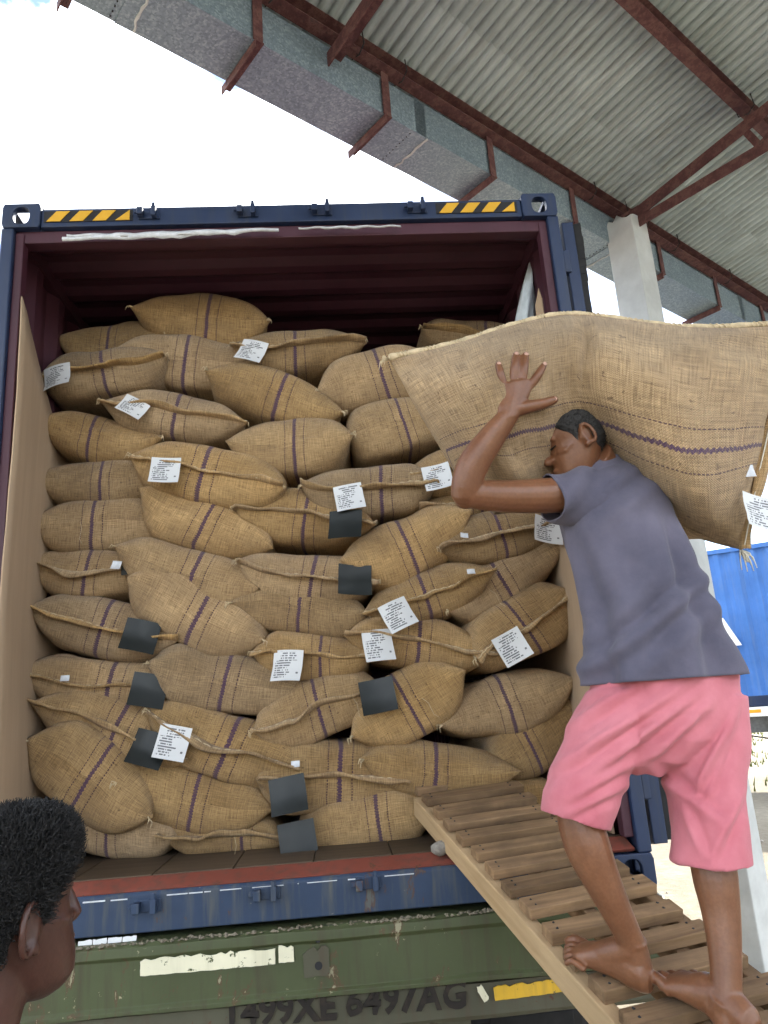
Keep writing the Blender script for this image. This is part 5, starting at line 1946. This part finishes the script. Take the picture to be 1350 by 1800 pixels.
# legs
hipL, knL, anL = J(1105, 1225, -.95), J(1008, 1392, -.93), J(1112, 1662, -.930)
hipR, knR, anR = J(1235, 1225, -.93), J(1242, 1425, -1.00), J(1276, 1768, -1.075)
limb(body, [hipL, J(1045, 1310, -.945), knL], [.065, .055, .050], 18, 4, False)
limb(body, [knL, J(1030, 1480, -.945), J(1062, 1555, -.945), J(1098, 1630, -.938), anL, J(1124, 1700, -.930)], [.050, .0550, .043, .0325, .0325, .030], 20, 5)
limb(body, [hipR, J(1238, 1320, -.955), knR], [.065, .055, .047], 18, 4, False)
limb(body, [knR, J(1255, 1530, -1.03), J(1268, 1610, -1.045), J(1276, 1700, -1.065), anR, J(1284, 1812, -1.085)], [.048, .0500, .041, .0330, .0325, .030], 20, 5)
hl = Vector((0.800, -0.942, 0)); tl = Vector((0.645, -0.775, 0))
def on_ramp(v, h=0.0):
    d = Vector((v.x, v.y, 0)) - Vector((RO_.x, RO_.y, 0))
    z = RO_.z - (RNN.x * d.x + RNN.y * d.y) / RNN.z
    return Vector((v.x, v.y, z + h))
heelL, toeL = on_ramp(hl, .004), on_ramp(tl, .004)
foot(body, heelL, toeL, anL, RNN, .086, True)
heelR, toeR = on_ramp(Vector((0.945, -1.115, 0)), .005), on_ramp(Vector((0.838, -0.900, 0)), .012)
foot(body, heelR, toeR, anR, RNN, .092, False)
rel(body, man)
bm_me = remesh(body, 0.0034, 3, 'body', 0.5)
bo = link('body', bm_me, MAT['skin'], man)
# nails
for (c, d, r) in NAILS:
    mb = MB()
    s = d.cross(Vector((0, -1, 0))).normalized()
    loft(mb, [(c - d * .002 + Vector((0, -r * .80, 0)), s * r * .55, d * .0055), (c - d * .002 + Vector((0, -r * .90, 0)), s * r * .40, d * .0045)], 10)
    rel(mb, man).build('fingernail', MAT['nail'], man, smooth=True)
hair_cap(Mh, 0.0055, 'hair', MAT['hair_grey'], man, 0.0022)
rr = random.Random(8)
mb = MB()
for _ in range(5200):
    th = rr.uniform(0, 2 * math.pi)
    z0 = hairline(th)
    t_ = 1 - (1 - rr.random()) ** 1.35
    z = z0 + (0.1185 - z0) * t_
    p = head_pt(z, th, 0.002 + 0.0035 * min(1, t_ * 5))
    p.z += .002 * max(0.0, (z - .05) / .07)
    o_ = Vector((p.x, p.y, max(0, p.z) * .9 + .02)).normalized()
    q = p + o_ * rr.uniform(.002, .0055) + Vector((rr.uniform(-.003, .003), rr.uniform(-.003, .003), rr.uniform(-.003, .002)))
    mb.tube([Mh @ (p - o_ * .002), Mh @ q], [.0008, .0003], 3, cap=False)
hs = rel(mb, man).build('cropped_strands', MAT['hair'], man)
T = lambda *p: Mh @ Vector(p)
mb = MB().tube([T(.0925, .014, .027), T(.0915, .032, .033), T(.073, .052, .027)], [.0028, .0035, .0022], 6)
rel(mb, man).build('eyebrow', MAT['hair'], man)
mb = MB().tube([T(.0845, .018, .0035), T(.0835, .030, .0005), T(.0725, .044, .0035)], [.0018, .0024, .0015], 6)
rel(mb, man).build('eyelashes', MAT['hair'], man)
mb = MB().tube([T(.0890, .022, -.0655), T(.0975, .008, -.0668), T(.0985, 0, -.0672)], [.0012, .0018, .0018], 6)
rel(mb, man).build('mouth_line', MAT['lips'], man)

# shirt: torso tube plus set-in sleeves
def fold_noise(p, s=1.0):
    return mnoise.noise(p * 9 * s) * 0.6 + mnoise.noise(p * 21 * s) * 0.3

def make_shirt():
    rows = [(1196, 1165, 129, .160, -.950), (1188, 1164, 128, .159, -.950), (1150, 1153, 122, .158, -.948), (1100, 1141, 111, .150, -.945), (1050, 1126, 104, .145, -.940), (1000, 1111, 100, .142, -.935),
            (950, 1094, 96, .138, -.930), (905, 1080, 93, .132, -.925), (872, 1071, 86, .122, -.920), (848, 1062, 72, .105, -.915), (830, 1055, 55, .085, -.912), (818, 1052, 43, .066, -.91), (811, 1051, 40, .060, -.91)]
    n = 110
    ys = [r[0] for r in rows][::-1]
    dense = list(np.linspace(811, 1196, 84))
    vs, fs = [], []
    for q, y in enumerate(dense):
        cx, hw, b_, Yc = [float(np.interp(y, ys, [r[k] for r in rows][::-1])) for k in (1, 2, 3, 4)]
        c = J(cx, y, Yc)
        a_ = pr_(hw, c)
        t_h = (y - 811) / 385
        for k in range(n):
            th = 2 * math.pi * k / n
            p = 2.25
            cc, ss = math.cos(th), math.sin(th)
            sq = (abs(cc) ** p + abs(ss) ** p) ** (-1 / p)
            pt = c + Vector((a_ * cc * sq, b_ * ss * sq, 0))
            out_n = Vector((cc / a_, ss / b_, 0)).normalized()
            # drapes hanging from the shoulders, growing towards the hem, and slanting drags towards the raised arm
            s1 = cc * a_
            dr = (0.005 + 0.012 * t_h) * t_h * math.sin(th * 8 + 1.3 + 2.0 * mnoise.noise((th * 1.5, t_h * 2, 0)))
            drag = 0.0
            for (x0, y0, x1, y1, wd, am) in ((1030, 1168, 1190, 1040, 13, .016), (1040, 1130, 1110, 1010, 16, .008), (1085, 1185, 1240, 1060, 18, .009), (1010, 900, 1100, 840, 12, .007), (1020, 940, 1150, 860, 15, .008), (1120, 930, 1135, 1060, 14, .007), (1170, 960, 1215, 1130, 15, .008)):
                if ss < 0.2:
                    xp = cx + hw * cc * sq
                    L2 = (x1 - x0) ** 2 + (y1 - y0) ** 2
                    u_ = ((xp - x0) * (x1 - x0) + (y - y0) * (y1 - y0)) / L2
                    dd = ((xp - x0) * (y1 - y0) - (y - y0) * (x1 - x0)) / math.sqrt(L2)
                    if -0.2 < u_ < 1.2:
                        e = math.exp(-(dd / wd) ** 2) - 0.7 * math.exp(-((dd - wd * 1.6) / wd) ** 2)
                        drag += 1.7 * am * e * math.sin(math.pi * max(0, min(1, (u_ + .2) / 1.4)))
            fn = 0.011 * fold_noise(Vector((pt.x, pt.y, pt.z * 0.45)))
            pt += out_n * (dr + drag + fn)
            vs.append(pt)
    m = len(dense)
    for i in range(m - 1):
        for k in range(n):
            a, b = i * n + k, i * n + (k + 1) % n
            fs.append((a, b, b + n, a + n))
    mb = MB().add(vs, fs)
    o = rel(mb, man).build('shirt', MAT['shirt'], man, smooth=True)
    sm = o.modifiers.new('thick', 'SOLIDIFY'); sm.thickness = 0.0035; sm.offset = -1
    # hem band stitched at the bottom
    hb = MB()
    pts = vs[(m - 4) * n:(m - 3) * n]
    hb.tube(list(pts) + [pts[0]], 0.0016, 5, cap=False)
    rel(hb, man).build('hem_stitching', MAT['shirt'], o)
    def sleeve(path, rad, seed):
        p, r = smooth_path(path, rad, 8)
        mb = MB()
        n2 = 48
        N0 = None
        for i, c in enumerate(p):
            t = (p[min(i + 1, len(p) - 1)] - p[max(i - 1, 0)]).normalized()
            N0 = t.orthogonal().normalized() if N0 is None else (N0 - t * N0.dot(t)).normalized()
            B = t.cross(N0)
            for k in range(n2):
                a = 2 * math.pi * k / n2
                d = N0 * math.cos(a) + B * math.sin(a)
                q = c + d * (r[i] + 0.006 * math.sin(i * 0.55 + 3 * a + seed) + 0.004 * fold_noise(c + d * r[i]))
                mb.v.append(tuple(q))
        for i in range(len(p) - 1):
            for k in range(n2):
                a, b = i * n2 + k, i * n2 + (k + 1) % n2
                mb.f.append((a, b, b + n2, a + n2))
        s = rel(mb, man).build('sleeve', MAT['shirt'], o, smooth=True)
        s.parent = o
        z = s.modifiers.new('thick', 'SOLIDIFY'); z.thickness = 0.0035; z.offset = -1
    sleeve([J(1085, 880, -.93), J(1045, 874, -.955), J(1010, 874, -.975), J(968, 878, -.992)], [.098, .088, .074, .062], 0.4)
    sleeve([J(1085, 880, -.92), J(1110, 872, -.85), elr.lerp(shr, .55)], [.095, .080, .058], 2.0)
    return o
make_shirt()

def make_shorts():
    mb = MB()
    def ringpx(x, y, hw, b, Y, tilt=0.0):
        c = J(x, y, Y)
        a = pr_(hw, c)
        return (c, Vector((a, 0, -a * tilt)), Vector((0, b, 0)))
    # seat and waist
    loft(mb, [ringpx(1166, 1165, 128, .135, -.95), ringpx(1168, 1200, 131, .140, -.95), ringpx(1170, 1250, 130, .145, -.95), ringpx(1165, 1300, 122, .13, -.95), ringpx(1150, 1340, 84, .095, -.95), ringpx(1140, 1362, 30, .05, -.95)], 40)
    # legs: solid down to the hem, which is hollowed a little way up inside
    def leg(rows):
        rings = [ringpx(*r) for r in rows]
        c, a, b = rings[-1]
        up = (rings[-2][0] - c)
        rings += [(c, a * .86, b * .86), (c + up * .45, a * .80, b * .80)]
        loft(mb, rings, 44)
    leg([(1100, 1210, 66, .115, -.945), (1068, 1290, 76, .118, -.945), (1042, 1345, 72, .112, -.94), (1022, 1395, 66, .105, -.94, .15), (1014, 1425, 60, .098, -.94, .28), (1011, 1443, 58, .095, -.94, .34)])
    leg([(1240, 1225, 66, .118, -.945), (1240, 1300, 70, .120, -.955), (1240, 1370, 66, .114, -.97), (1243, 1430, 62, .106, -.995), (1248, 1480, 64, .100, -1.01, .04), (1250, 1516, 66, .098, -1.02, .08)])
    rel(mb, man)
    me = remesh(mb, 0.0042, 5, 'shorts')
    inv = man.matrix_basis
    nV = len(me.vertices)
    co = np.empty(nV * 3); nr = np.empty(nV * 3)
    me.vertices.foreach_get('co', co)
    me.vertices.foreach_get('normal', nr)
    co = co.reshape(-1, 3); nr = nr.reshape(-1, 3)
    W_ = co + np.array(man.location)
    dlt = W_ - CAM
    cz = dlt @ ROT[2]
    PX, PYY = 675 + FPX * (dlt @ ROT[0]) / cz, 900 - FPX * (dlt @ ROT[1]) / cz
    # creases: long drags from the seat down to the front knee, short ones at the crotch and above the hems
    drag = np.zeros(nV)
    for (x0, y0, x1, y1, wd, am) in ((1190, 1215, 985, 1345, 11, .010), (1215, 1225, 1060, 1345, 12, .012), (1110, 1210, 1000, 1280, 9, .007), (1240, 1240, 1125, 1350, 12, .010), (1130, 1330, 1010, 1400, 10, .008),
                                     (1100, 1380, 1000, 1430, 9, .006), (1150, 1360, 1260, 1440, 11, .008), (1290, 1250, 1240, 1400, 12, .008), (1265, 1300, 1225, 1390, 8, .009), (1300, 1400, 1255, 1500, 10, .007), (1200, 1420, 1235, 1500, 9, .006)):
        L2 = (x1 - x0) ** 2 + (y1 - y0) ** 2
        u_ = ((PX - x0) * (x1 - x0) + (PYY - y0) * (y1 - y0)) / L2
        dd = ((PX - x0) * (y1 - y0) - (PYY - y0) * (x1 - x0)) / math.sqrt(L2)
        env = np.where((u_ > -.2) & (u_ < 1.2), np.sin(np.pi * np.clip((u_ + .2) / 1.4, 0, 1)), 0)
        drag += 1.6 * am * env * (np.exp(-(dd / wd) ** 2) - .8 * np.exp(-((dd - wd * 1.5) / wd) ** 2))
    fn = np.array([mnoise.noise(Vector((p[0] * 11 + p[2] * 5, p[1] * 8, p[2] * 7))) * .007 + mnoise.noise(Vector((p[0] * 34, p[1] * 22, p[2] * 20))) * .0022 for p in W_])
    co += nr * (drag + fn)[:, None]
    me.vertices.foreach_set('co', co.ravel())
    me.update()
    o = link('shorts', me, MAT['shorts'], man)
    return o
make_shorts()

# ------------------------------------------------------------------ the sack on his shoulders
def cr_interp(G, su, sv):
    """tensor Catmull-Rom over a control grid (rows, cols, 3)"""
    def w(n, t):
        x = t * (n - 1)
        i = min(int(x), n - 2)
        f = x - i
        c = [-.5 * f + f * f - .5 * f ** 3, 1 - 2.5 * f * f + 1.5 * f ** 3, .5 * f + 2 * f * f - 1.5 * f ** 3, -.5 * f * f + .5 * f ** 3]
        o = np.zeros(n)
        for k, cc in enumerate(c):
            o[min(max(i - 1 + k, 0), n - 1)] += cc
        return o
    A = np.array([w(G.shape[0], t) for t in sv])
    B = np.array([w(G.shape[1], t) for t in su])
    return np.einsum('ai,bj,ijc->abc', A, B, G)
CG = [
 [(684, 632, -.87), (800, 607, -.85), (905, 574, -.84), (1010, 556, -.83), (1200, 578, -.83), (1376, 572, -.87)],
 [(722, 695, -.92), (815, 660, -.99), (915, 622, -1.005), (1012, 608, -1.025), (1190, 636, -1.03), (1366, 650, -.93)],
 [(765, 762, -.91), (850, 742, -1.02), (928, 722, -1.03), (1014, 702, -1.015), (1180, 748, -1.075), (1350, 735, -.94)],
 [(812, 830, -.88), (884, 838, -.95), (950, 825, -.88), (1050, 815, -.85), (1200, 880, -1.045), (1324, 850, -.92)],
 [(868, 905, -.82), (918, 898, -.80), (980, 885, -.78), (1075, 885, -.78), (1222, 944, -.80), (1301, 966, -.90)],
]
G = np.array([[list(J(*c)) for c in row] for row in CG])
nu, nv = 96, 64
SU, SV = np.linspace(0, 1, nu), np.linspace(0, 1, nv)
Fr = cr_interp(G, SU, SV)
edge_w = np.minimum(1, 9 * SU * (1 - SU))[None, :] * np.minimum(1, 9 * SV * (1 - SV))[:, None]
# back sheet mirrors the front about the middle surface of the load
Ym = -0.885
Bk = Fr.copy()
Bk[..., 1] = np.where(edge_w > 0, Ym + (Ym - Fr[..., 1]) * 0.85 + 0.10 * np.sqrt(edge_w), Fr[..., 1])
bd = np.zeros((nv, nu), bool)
bd[0] = bd[-1] = True
bd[:, 0] = bd[:, -1] = True
w_in = np.sqrt(np.clip(np.minimum.outer(np.minimum(SV, 1 - SV) * 9, np.minimum(SU, 1 - SU) * 12), 0, 1))
w_in = np.sqrt(np.clip(np.minimum((np.minimum(SV, 1 - SV) * 7)[:, None], (np.minimum(SU, 1 - SU) * 9)[None, :]), 0, 1))
Bk[..., 1] = Fr[..., 1] * (1 - w_in) + Bk[..., 1] * w_in
for jv in range(nv):
    for iu in range(nu):
        p = Vector(Fr[jv, iu])
        s, t = SU[iu], SV[jv]
        wi = w_in[jv, iu]
        wr_ = 0.020 * mnoise.noise(Vector((s * 6, t * 4.5, 3.0))) + 0.007 * mnoise.noise(Vector((s * 13, t * 10, 5.0))) + 0.0035 * mnoise.noise(Vector((s * 26, t * 9, 7.0)))
        # the pinched crease above his head, and pulls towards the near corners
        cre = 0.034 * math.exp(-((s - .600 - .02 * math.sin(t * 6)) / .011) ** 2) * math.exp(-((t - .26) / .22) ** 2)
        cre -= 0.018 * math.exp(-((s - .575) / .02) ** 2) * math.exp(-((t - .28) / .2) ** 2)
        pull = 0.008 * math.sin(26 * (t - s * .8)) * math.exp(-(s / .13) ** 2) + 0.008 * math.sin(30 * (t + s)) * math.exp(-((1 - s) / .12) ** 2)
        belly = -0.075 * math.sqrt(max(0, 1 - (2 * t - 1) ** 2)) * (1 - (2 * s - 1) ** 6) * (0.72 + 0.28 * min(1, abs(s - .58) / .2))
        Fr[jv, iu, 1] += wi * (wr_ + cre + pull) + belly
Pc = np.stack([Fr.transpose(1, 0, 2), Bk.transpose(1, 0, 2)])       # (sheet, along, across)
c0 = Vector(G[2, 2])
csack = empty('jute_sack', tuple(J(1020, 740, -.9)))
tag(csack, 'large pale jute sack carried across the man\'s head and shoulders', 'jute sack')
off = np.array(csack.location)
Pc = Pc - off
uu = (SV - 0.61) * 0.70
vv = SU * 1.02
XYc = (np.repeat(uu[None, :], nu, 0), np.repeat(vv[:, None], nv, 1))
me = sack_mesh('sack_body', Pc, XYc, 0.0)
link('sack_body', me, MAT['jute_near'], csack)
# rolled, rope-like hem along the top edge and flap at the right end
topE = [Vector(Pc[0, i, 0]) for i in range(nu)]
pts = []
for i, p in enumerate(topE):
    pts.append(p + Vector((0, -0.004, 0.004)))
mb = MB()
mb.tube(pts, [0.009 + 0.0025 * math.sin(i * 0.9) for i in range(nu)], 10)
hemr = link('rolled_hem', mb.mesh('rolled_hem', True), MAT['twine_jute'] if 'twine_jute' in MAT else MAT['twine'], csack)
for ph in (0.0, math.pi):                       # two strands whipped round the hem
    hel = []
    for i in range(nu * 3):
        f = i / 3
        a = min(int(f), nu - 2)
        p = pts[a].lerp(pts[a + 1], f - a)
        an = i * 1.15 + ph
        hel.append(p + Vector((0, math.cos(an) * .0095, math.sin(an) * .0095)))
    link('stitching', MB().tube(hel, 0.0026, 4).mesh('stitching', True), MAT['twine'], hemr)
rE = [Vector(Pc[0, nu - 1, j]) for j in range(nv)]
vs, fs, uvs = [], [], []
for j, p in enumerate(rE):
    w_ = 0.030 + 0.008 * math.sin(j * .3)
    for k in range(4):
        vs.append(p + Vector((w_ * k / 3 - 0.006, -0.006 + 0.006 * math.sin(j * .35 + k), 0)))
        uvs.append((k * .01 + .2, j * .011))
for j in range(nv - 1):
    for k in range(3):
        a = j * 4 + k
        fs.append((a, a + 4, a + 5, a + 1))
o = link('sewn_mouth', uv_mesh('sewn_mouth', vs, fs, uvs), MAT['jute_plain'], csack)
m = o.modifiers.new('thick', 'SOLIDIFY'); m.thickness = 0.008; m.offset = 0
link('stitching', MB().tube([p + Vector((0.004, -.012, 0)) for p in rE], 0.0022, 4).mesh('stitching', True), MAT['twine_pale'], o)
tuft(csack, Vector(Pc[0, 0, 0]), 71, (-1, -.2, 0), 9, 0.05)
tuft(csack, Vector(Pc[0, nu - 1, nv - 1]), 72, (0.1, -.2, -1), 14, 0.06, 'twine_pale')
# its own tags at the far right
q = J(1350, 902, -1.0) - csack.location
o = link('paper_tag', tag_mesh(0.115, 0.105, 0.2, 5), MAT['paper'], csack)
o.location = q + Vector((-.005, 0, .05))
o.rotation_euler = (-.1, math.radians(14), 0.1)
q = J(1316, 828, -1.0) - csack.location
o = link('paper_scrap', tag_mesh(0.03, 0.035, 0.2, 6), MAT['film'], csack)
o.location = q + Vector((0, 0, .017))

# ------------------------------------------------------------------ the bystander, lower left, seen from behind his right ear
hp = Vector(CAM + ray(12, 1608) * 1.13)
f2 = Vector((0.60, 0.78, 0.08)).normalized()
l2 = Vector((0, 0, 1)).cross(f2).normalized()
u2 = f2.cross(l2).normalized()
Mb = Matrix((f2, l2, u2)).transposed().to_4x4()
Mb = Matrix.Translation(hp) @ Mb @ Matrix.Scale(1.06, 4)
by = empty('person', (hp.x - .02, hp.y - .02, 0))
tag(by, 'bystander with short curly black hair at the lower left, looking up', 'person')
mb = MB()
head_parts(mb, Mb, 1.12, 1.0, 0.55)
fxy = Vector((0.68, 0.73, 0)).normalized()
lxy = Vector((-fxy.y, fxy.x, 0))
cN = hp + Vector((0, 0, -.21)) - fxy * .045
limb(mb, [Mb @ Vector((-.028, 0, -.03)), Mb @ Vector((-.030, 0, -.085)), cN + Vector((0, 0, .03)), cN], [.060, .057, .060, .075], 20, 5, False)
def bring(z, a, b, dx=0.0):
    c = Vector((cN.x, cN.y, z)) + fxy * dx
    return (c, lxy * a, fxy * b)
zs = cN.z
loft(mb, [bring(zs + .012, .07, .06), bring(zs - .02, .14, .085), bring(zs - .06, .185, .10), bring(zs - .2, .18, .115), bring(zs - .38, .15, .105), bring(zs - .5, .165, .115), bring(zs - .6, .165, .115)], 28)
footz = 0.035
for s in (-1, 1):
    sh_ = Vector((cN.x, cN.y, zs - .06)) + lxy * s * .19
    limb(mb, [sh_ - lxy * s * .05, sh_, sh_ + Vector((0, 0, -.15)) + lxy * s * .02, sh_ + Vector((0, 0, -.29)) + lxy * s * .03], [.055, .052, .043, .036], 16, 4)
    e2 = sh_ + Vector((0, 0, -.29)) + lxy * s * .03
    w2_ = e2 + Vector((0, 0, -.24)) + fxy * .04
    limb(mb, [e2, e2.lerp(w2_, .35), w2_], [.037, .039, .026], 16, 4)
    limb(mb, [w2_, w2_ + Vector((0, 0, -.06))], [.028, .036], 14, 4)
    for k in range(4):
        b0 = w2_ + Vector((0, 0, -.07)) + fxy * (-.024 + .016 * k)
        limb(mb, [b0, b0 + Vector((0, 0, -.045)) - lxy * s * .004, b0 + Vector((0, 0, -.078 + .004 * abs(k - 1.6))) - lxy * s * .018], [.0095, .009, .008], 10, 3)
    b0 = w2_ + Vector((0, 0, -.035)) + fxy * .025
    limb(mb, [b0, b0 + fxy * .018 + Vector((0, 0, -.035)), b0 + fxy * .018 + Vector((0, 0, -.065)) - lxy * s * .01], [.013, .011, .009], 10, 3)
    hip = Vector((cN.x, cN.y, zs - .56)) + lxy * s * .09
    kn = Vector((hip.x, hip.y, .48)) + fxy * .01
    an = Vector((hip.x, hip.y, .10)) - fxy * .01
    limb(mb, [hip, hip.lerp(kn, .5), kn, kn.lerp(an, .35), an], [.085, .07, .054, .052, .036], 16, 4, False)
    foot(mb, an - fxy * .05 + Vector((0, 0, -.092)), an + fxy * .19 + Vector((0, 0, -.092)), an, (0, 0, 1), .09, s > 0)
rel(mb, by)
link('body', remesh(mb, 0.0034, 4, 'body'), MAT['skin_dark'], by)
cap = hair_cap(Mb, 0.013, 'hair', MAT['hair'], by, 0.004, 3.0)
# curls
rr = random.Random(77)
mb = MB()
for _ in range(7500):
    th = rr.uniform(0, 2 * math.pi)
    z0 = hairline(th)
    z = z0 + (0.1185 - z0) * (1 - (1 - rr.random()) ** 1.35)
    thick = 0.014 * min(1, 0.25 + (z - z0) * 22)
    p = head_pt(z, th, thick)
    p.z += .008 * max(0.0, (z - .05) / .07)
    o_ = Vector((p.x - .0, p.y, max(0, p.z) * .9)).normalized()
    t1 = o_.orthogonal().normalized()
    t2 = o_.cross(t1)
    ph = rr.uniform(0, 6.28)
    R_ = rr.uniform(.0022, .0052)
    pts = []
    for k in range(7):
        a = ph + k * 1.15
        pts.append(Mb @ (p + o_ * (k * .0026 * rr.uniform(.4, 1.7) - .004) + (t1 * math.cos(a) + t2 * math.sin(a)) * R_))
    mb.tube(pts, [.0009] * 6 + [.0004], 3, cap=False)
o = rel(mb, by).build('curls', MAT['hair'], cap)
# shirt and trousers
mb = MB()
loft(mb, [bring(zs - .012, .098, .085), bring(zs - .035, .16, .105), bring(zs - .07, .205, .12), bring(zs - .2, .2, .132), bring(zs - .38, .18, .13), bring(zs - .56, .19, .135)], 40, False)
o = rel(mb, by).build('shirt', MAT['shirt_b'], by, smooth=True)
z = o.modifiers.new('t', 'SOLIDIFY'); z.thickness = .004; z.offset = 1
for s in (-1, 1):
    sh_ = Vector((cN.x, cN.y, zs - .06)) + lxy * s * .19
    m2 = MB()
    m2.tube([sh_ - lxy * s * .06, sh_, sh_ + Vector((0, 0, -.1)) + lxy * s * .015, sh_ + Vector((0, 0, -.2)) + lxy * s * .025], [.07, .068, .062, .058], 20, cap=False)
    q = rel(m2, by).build('sleeve', MAT['shirt_b'], o, smooth=True)
    q.modifiers.new('t', 'SOLIDIFY').thickness = .004
mb = MB()
loft(mb, [bring(zs - .50, .172, .122), bring(zs - .58, .178, .13), bring(zs - .66, .16, .12)], 30)
for s in (-1, 1):
    hip = Vector((cN.x, cN.y, zs - .58)) + lxy * s * .09
    loft(mb, [(hip, lxy * .10, fxy * .11), (Vector((hip.x, hip.y, .48)), lxy * .078, fxy * .085), (Vector((hip.x, hip.y, .12)), lxy * .07, fxy * .08)], 24)
rel(mb, by)
link('trousers', remesh(mb, .008, 4, 'trousers'), MAT['trousers'], by)
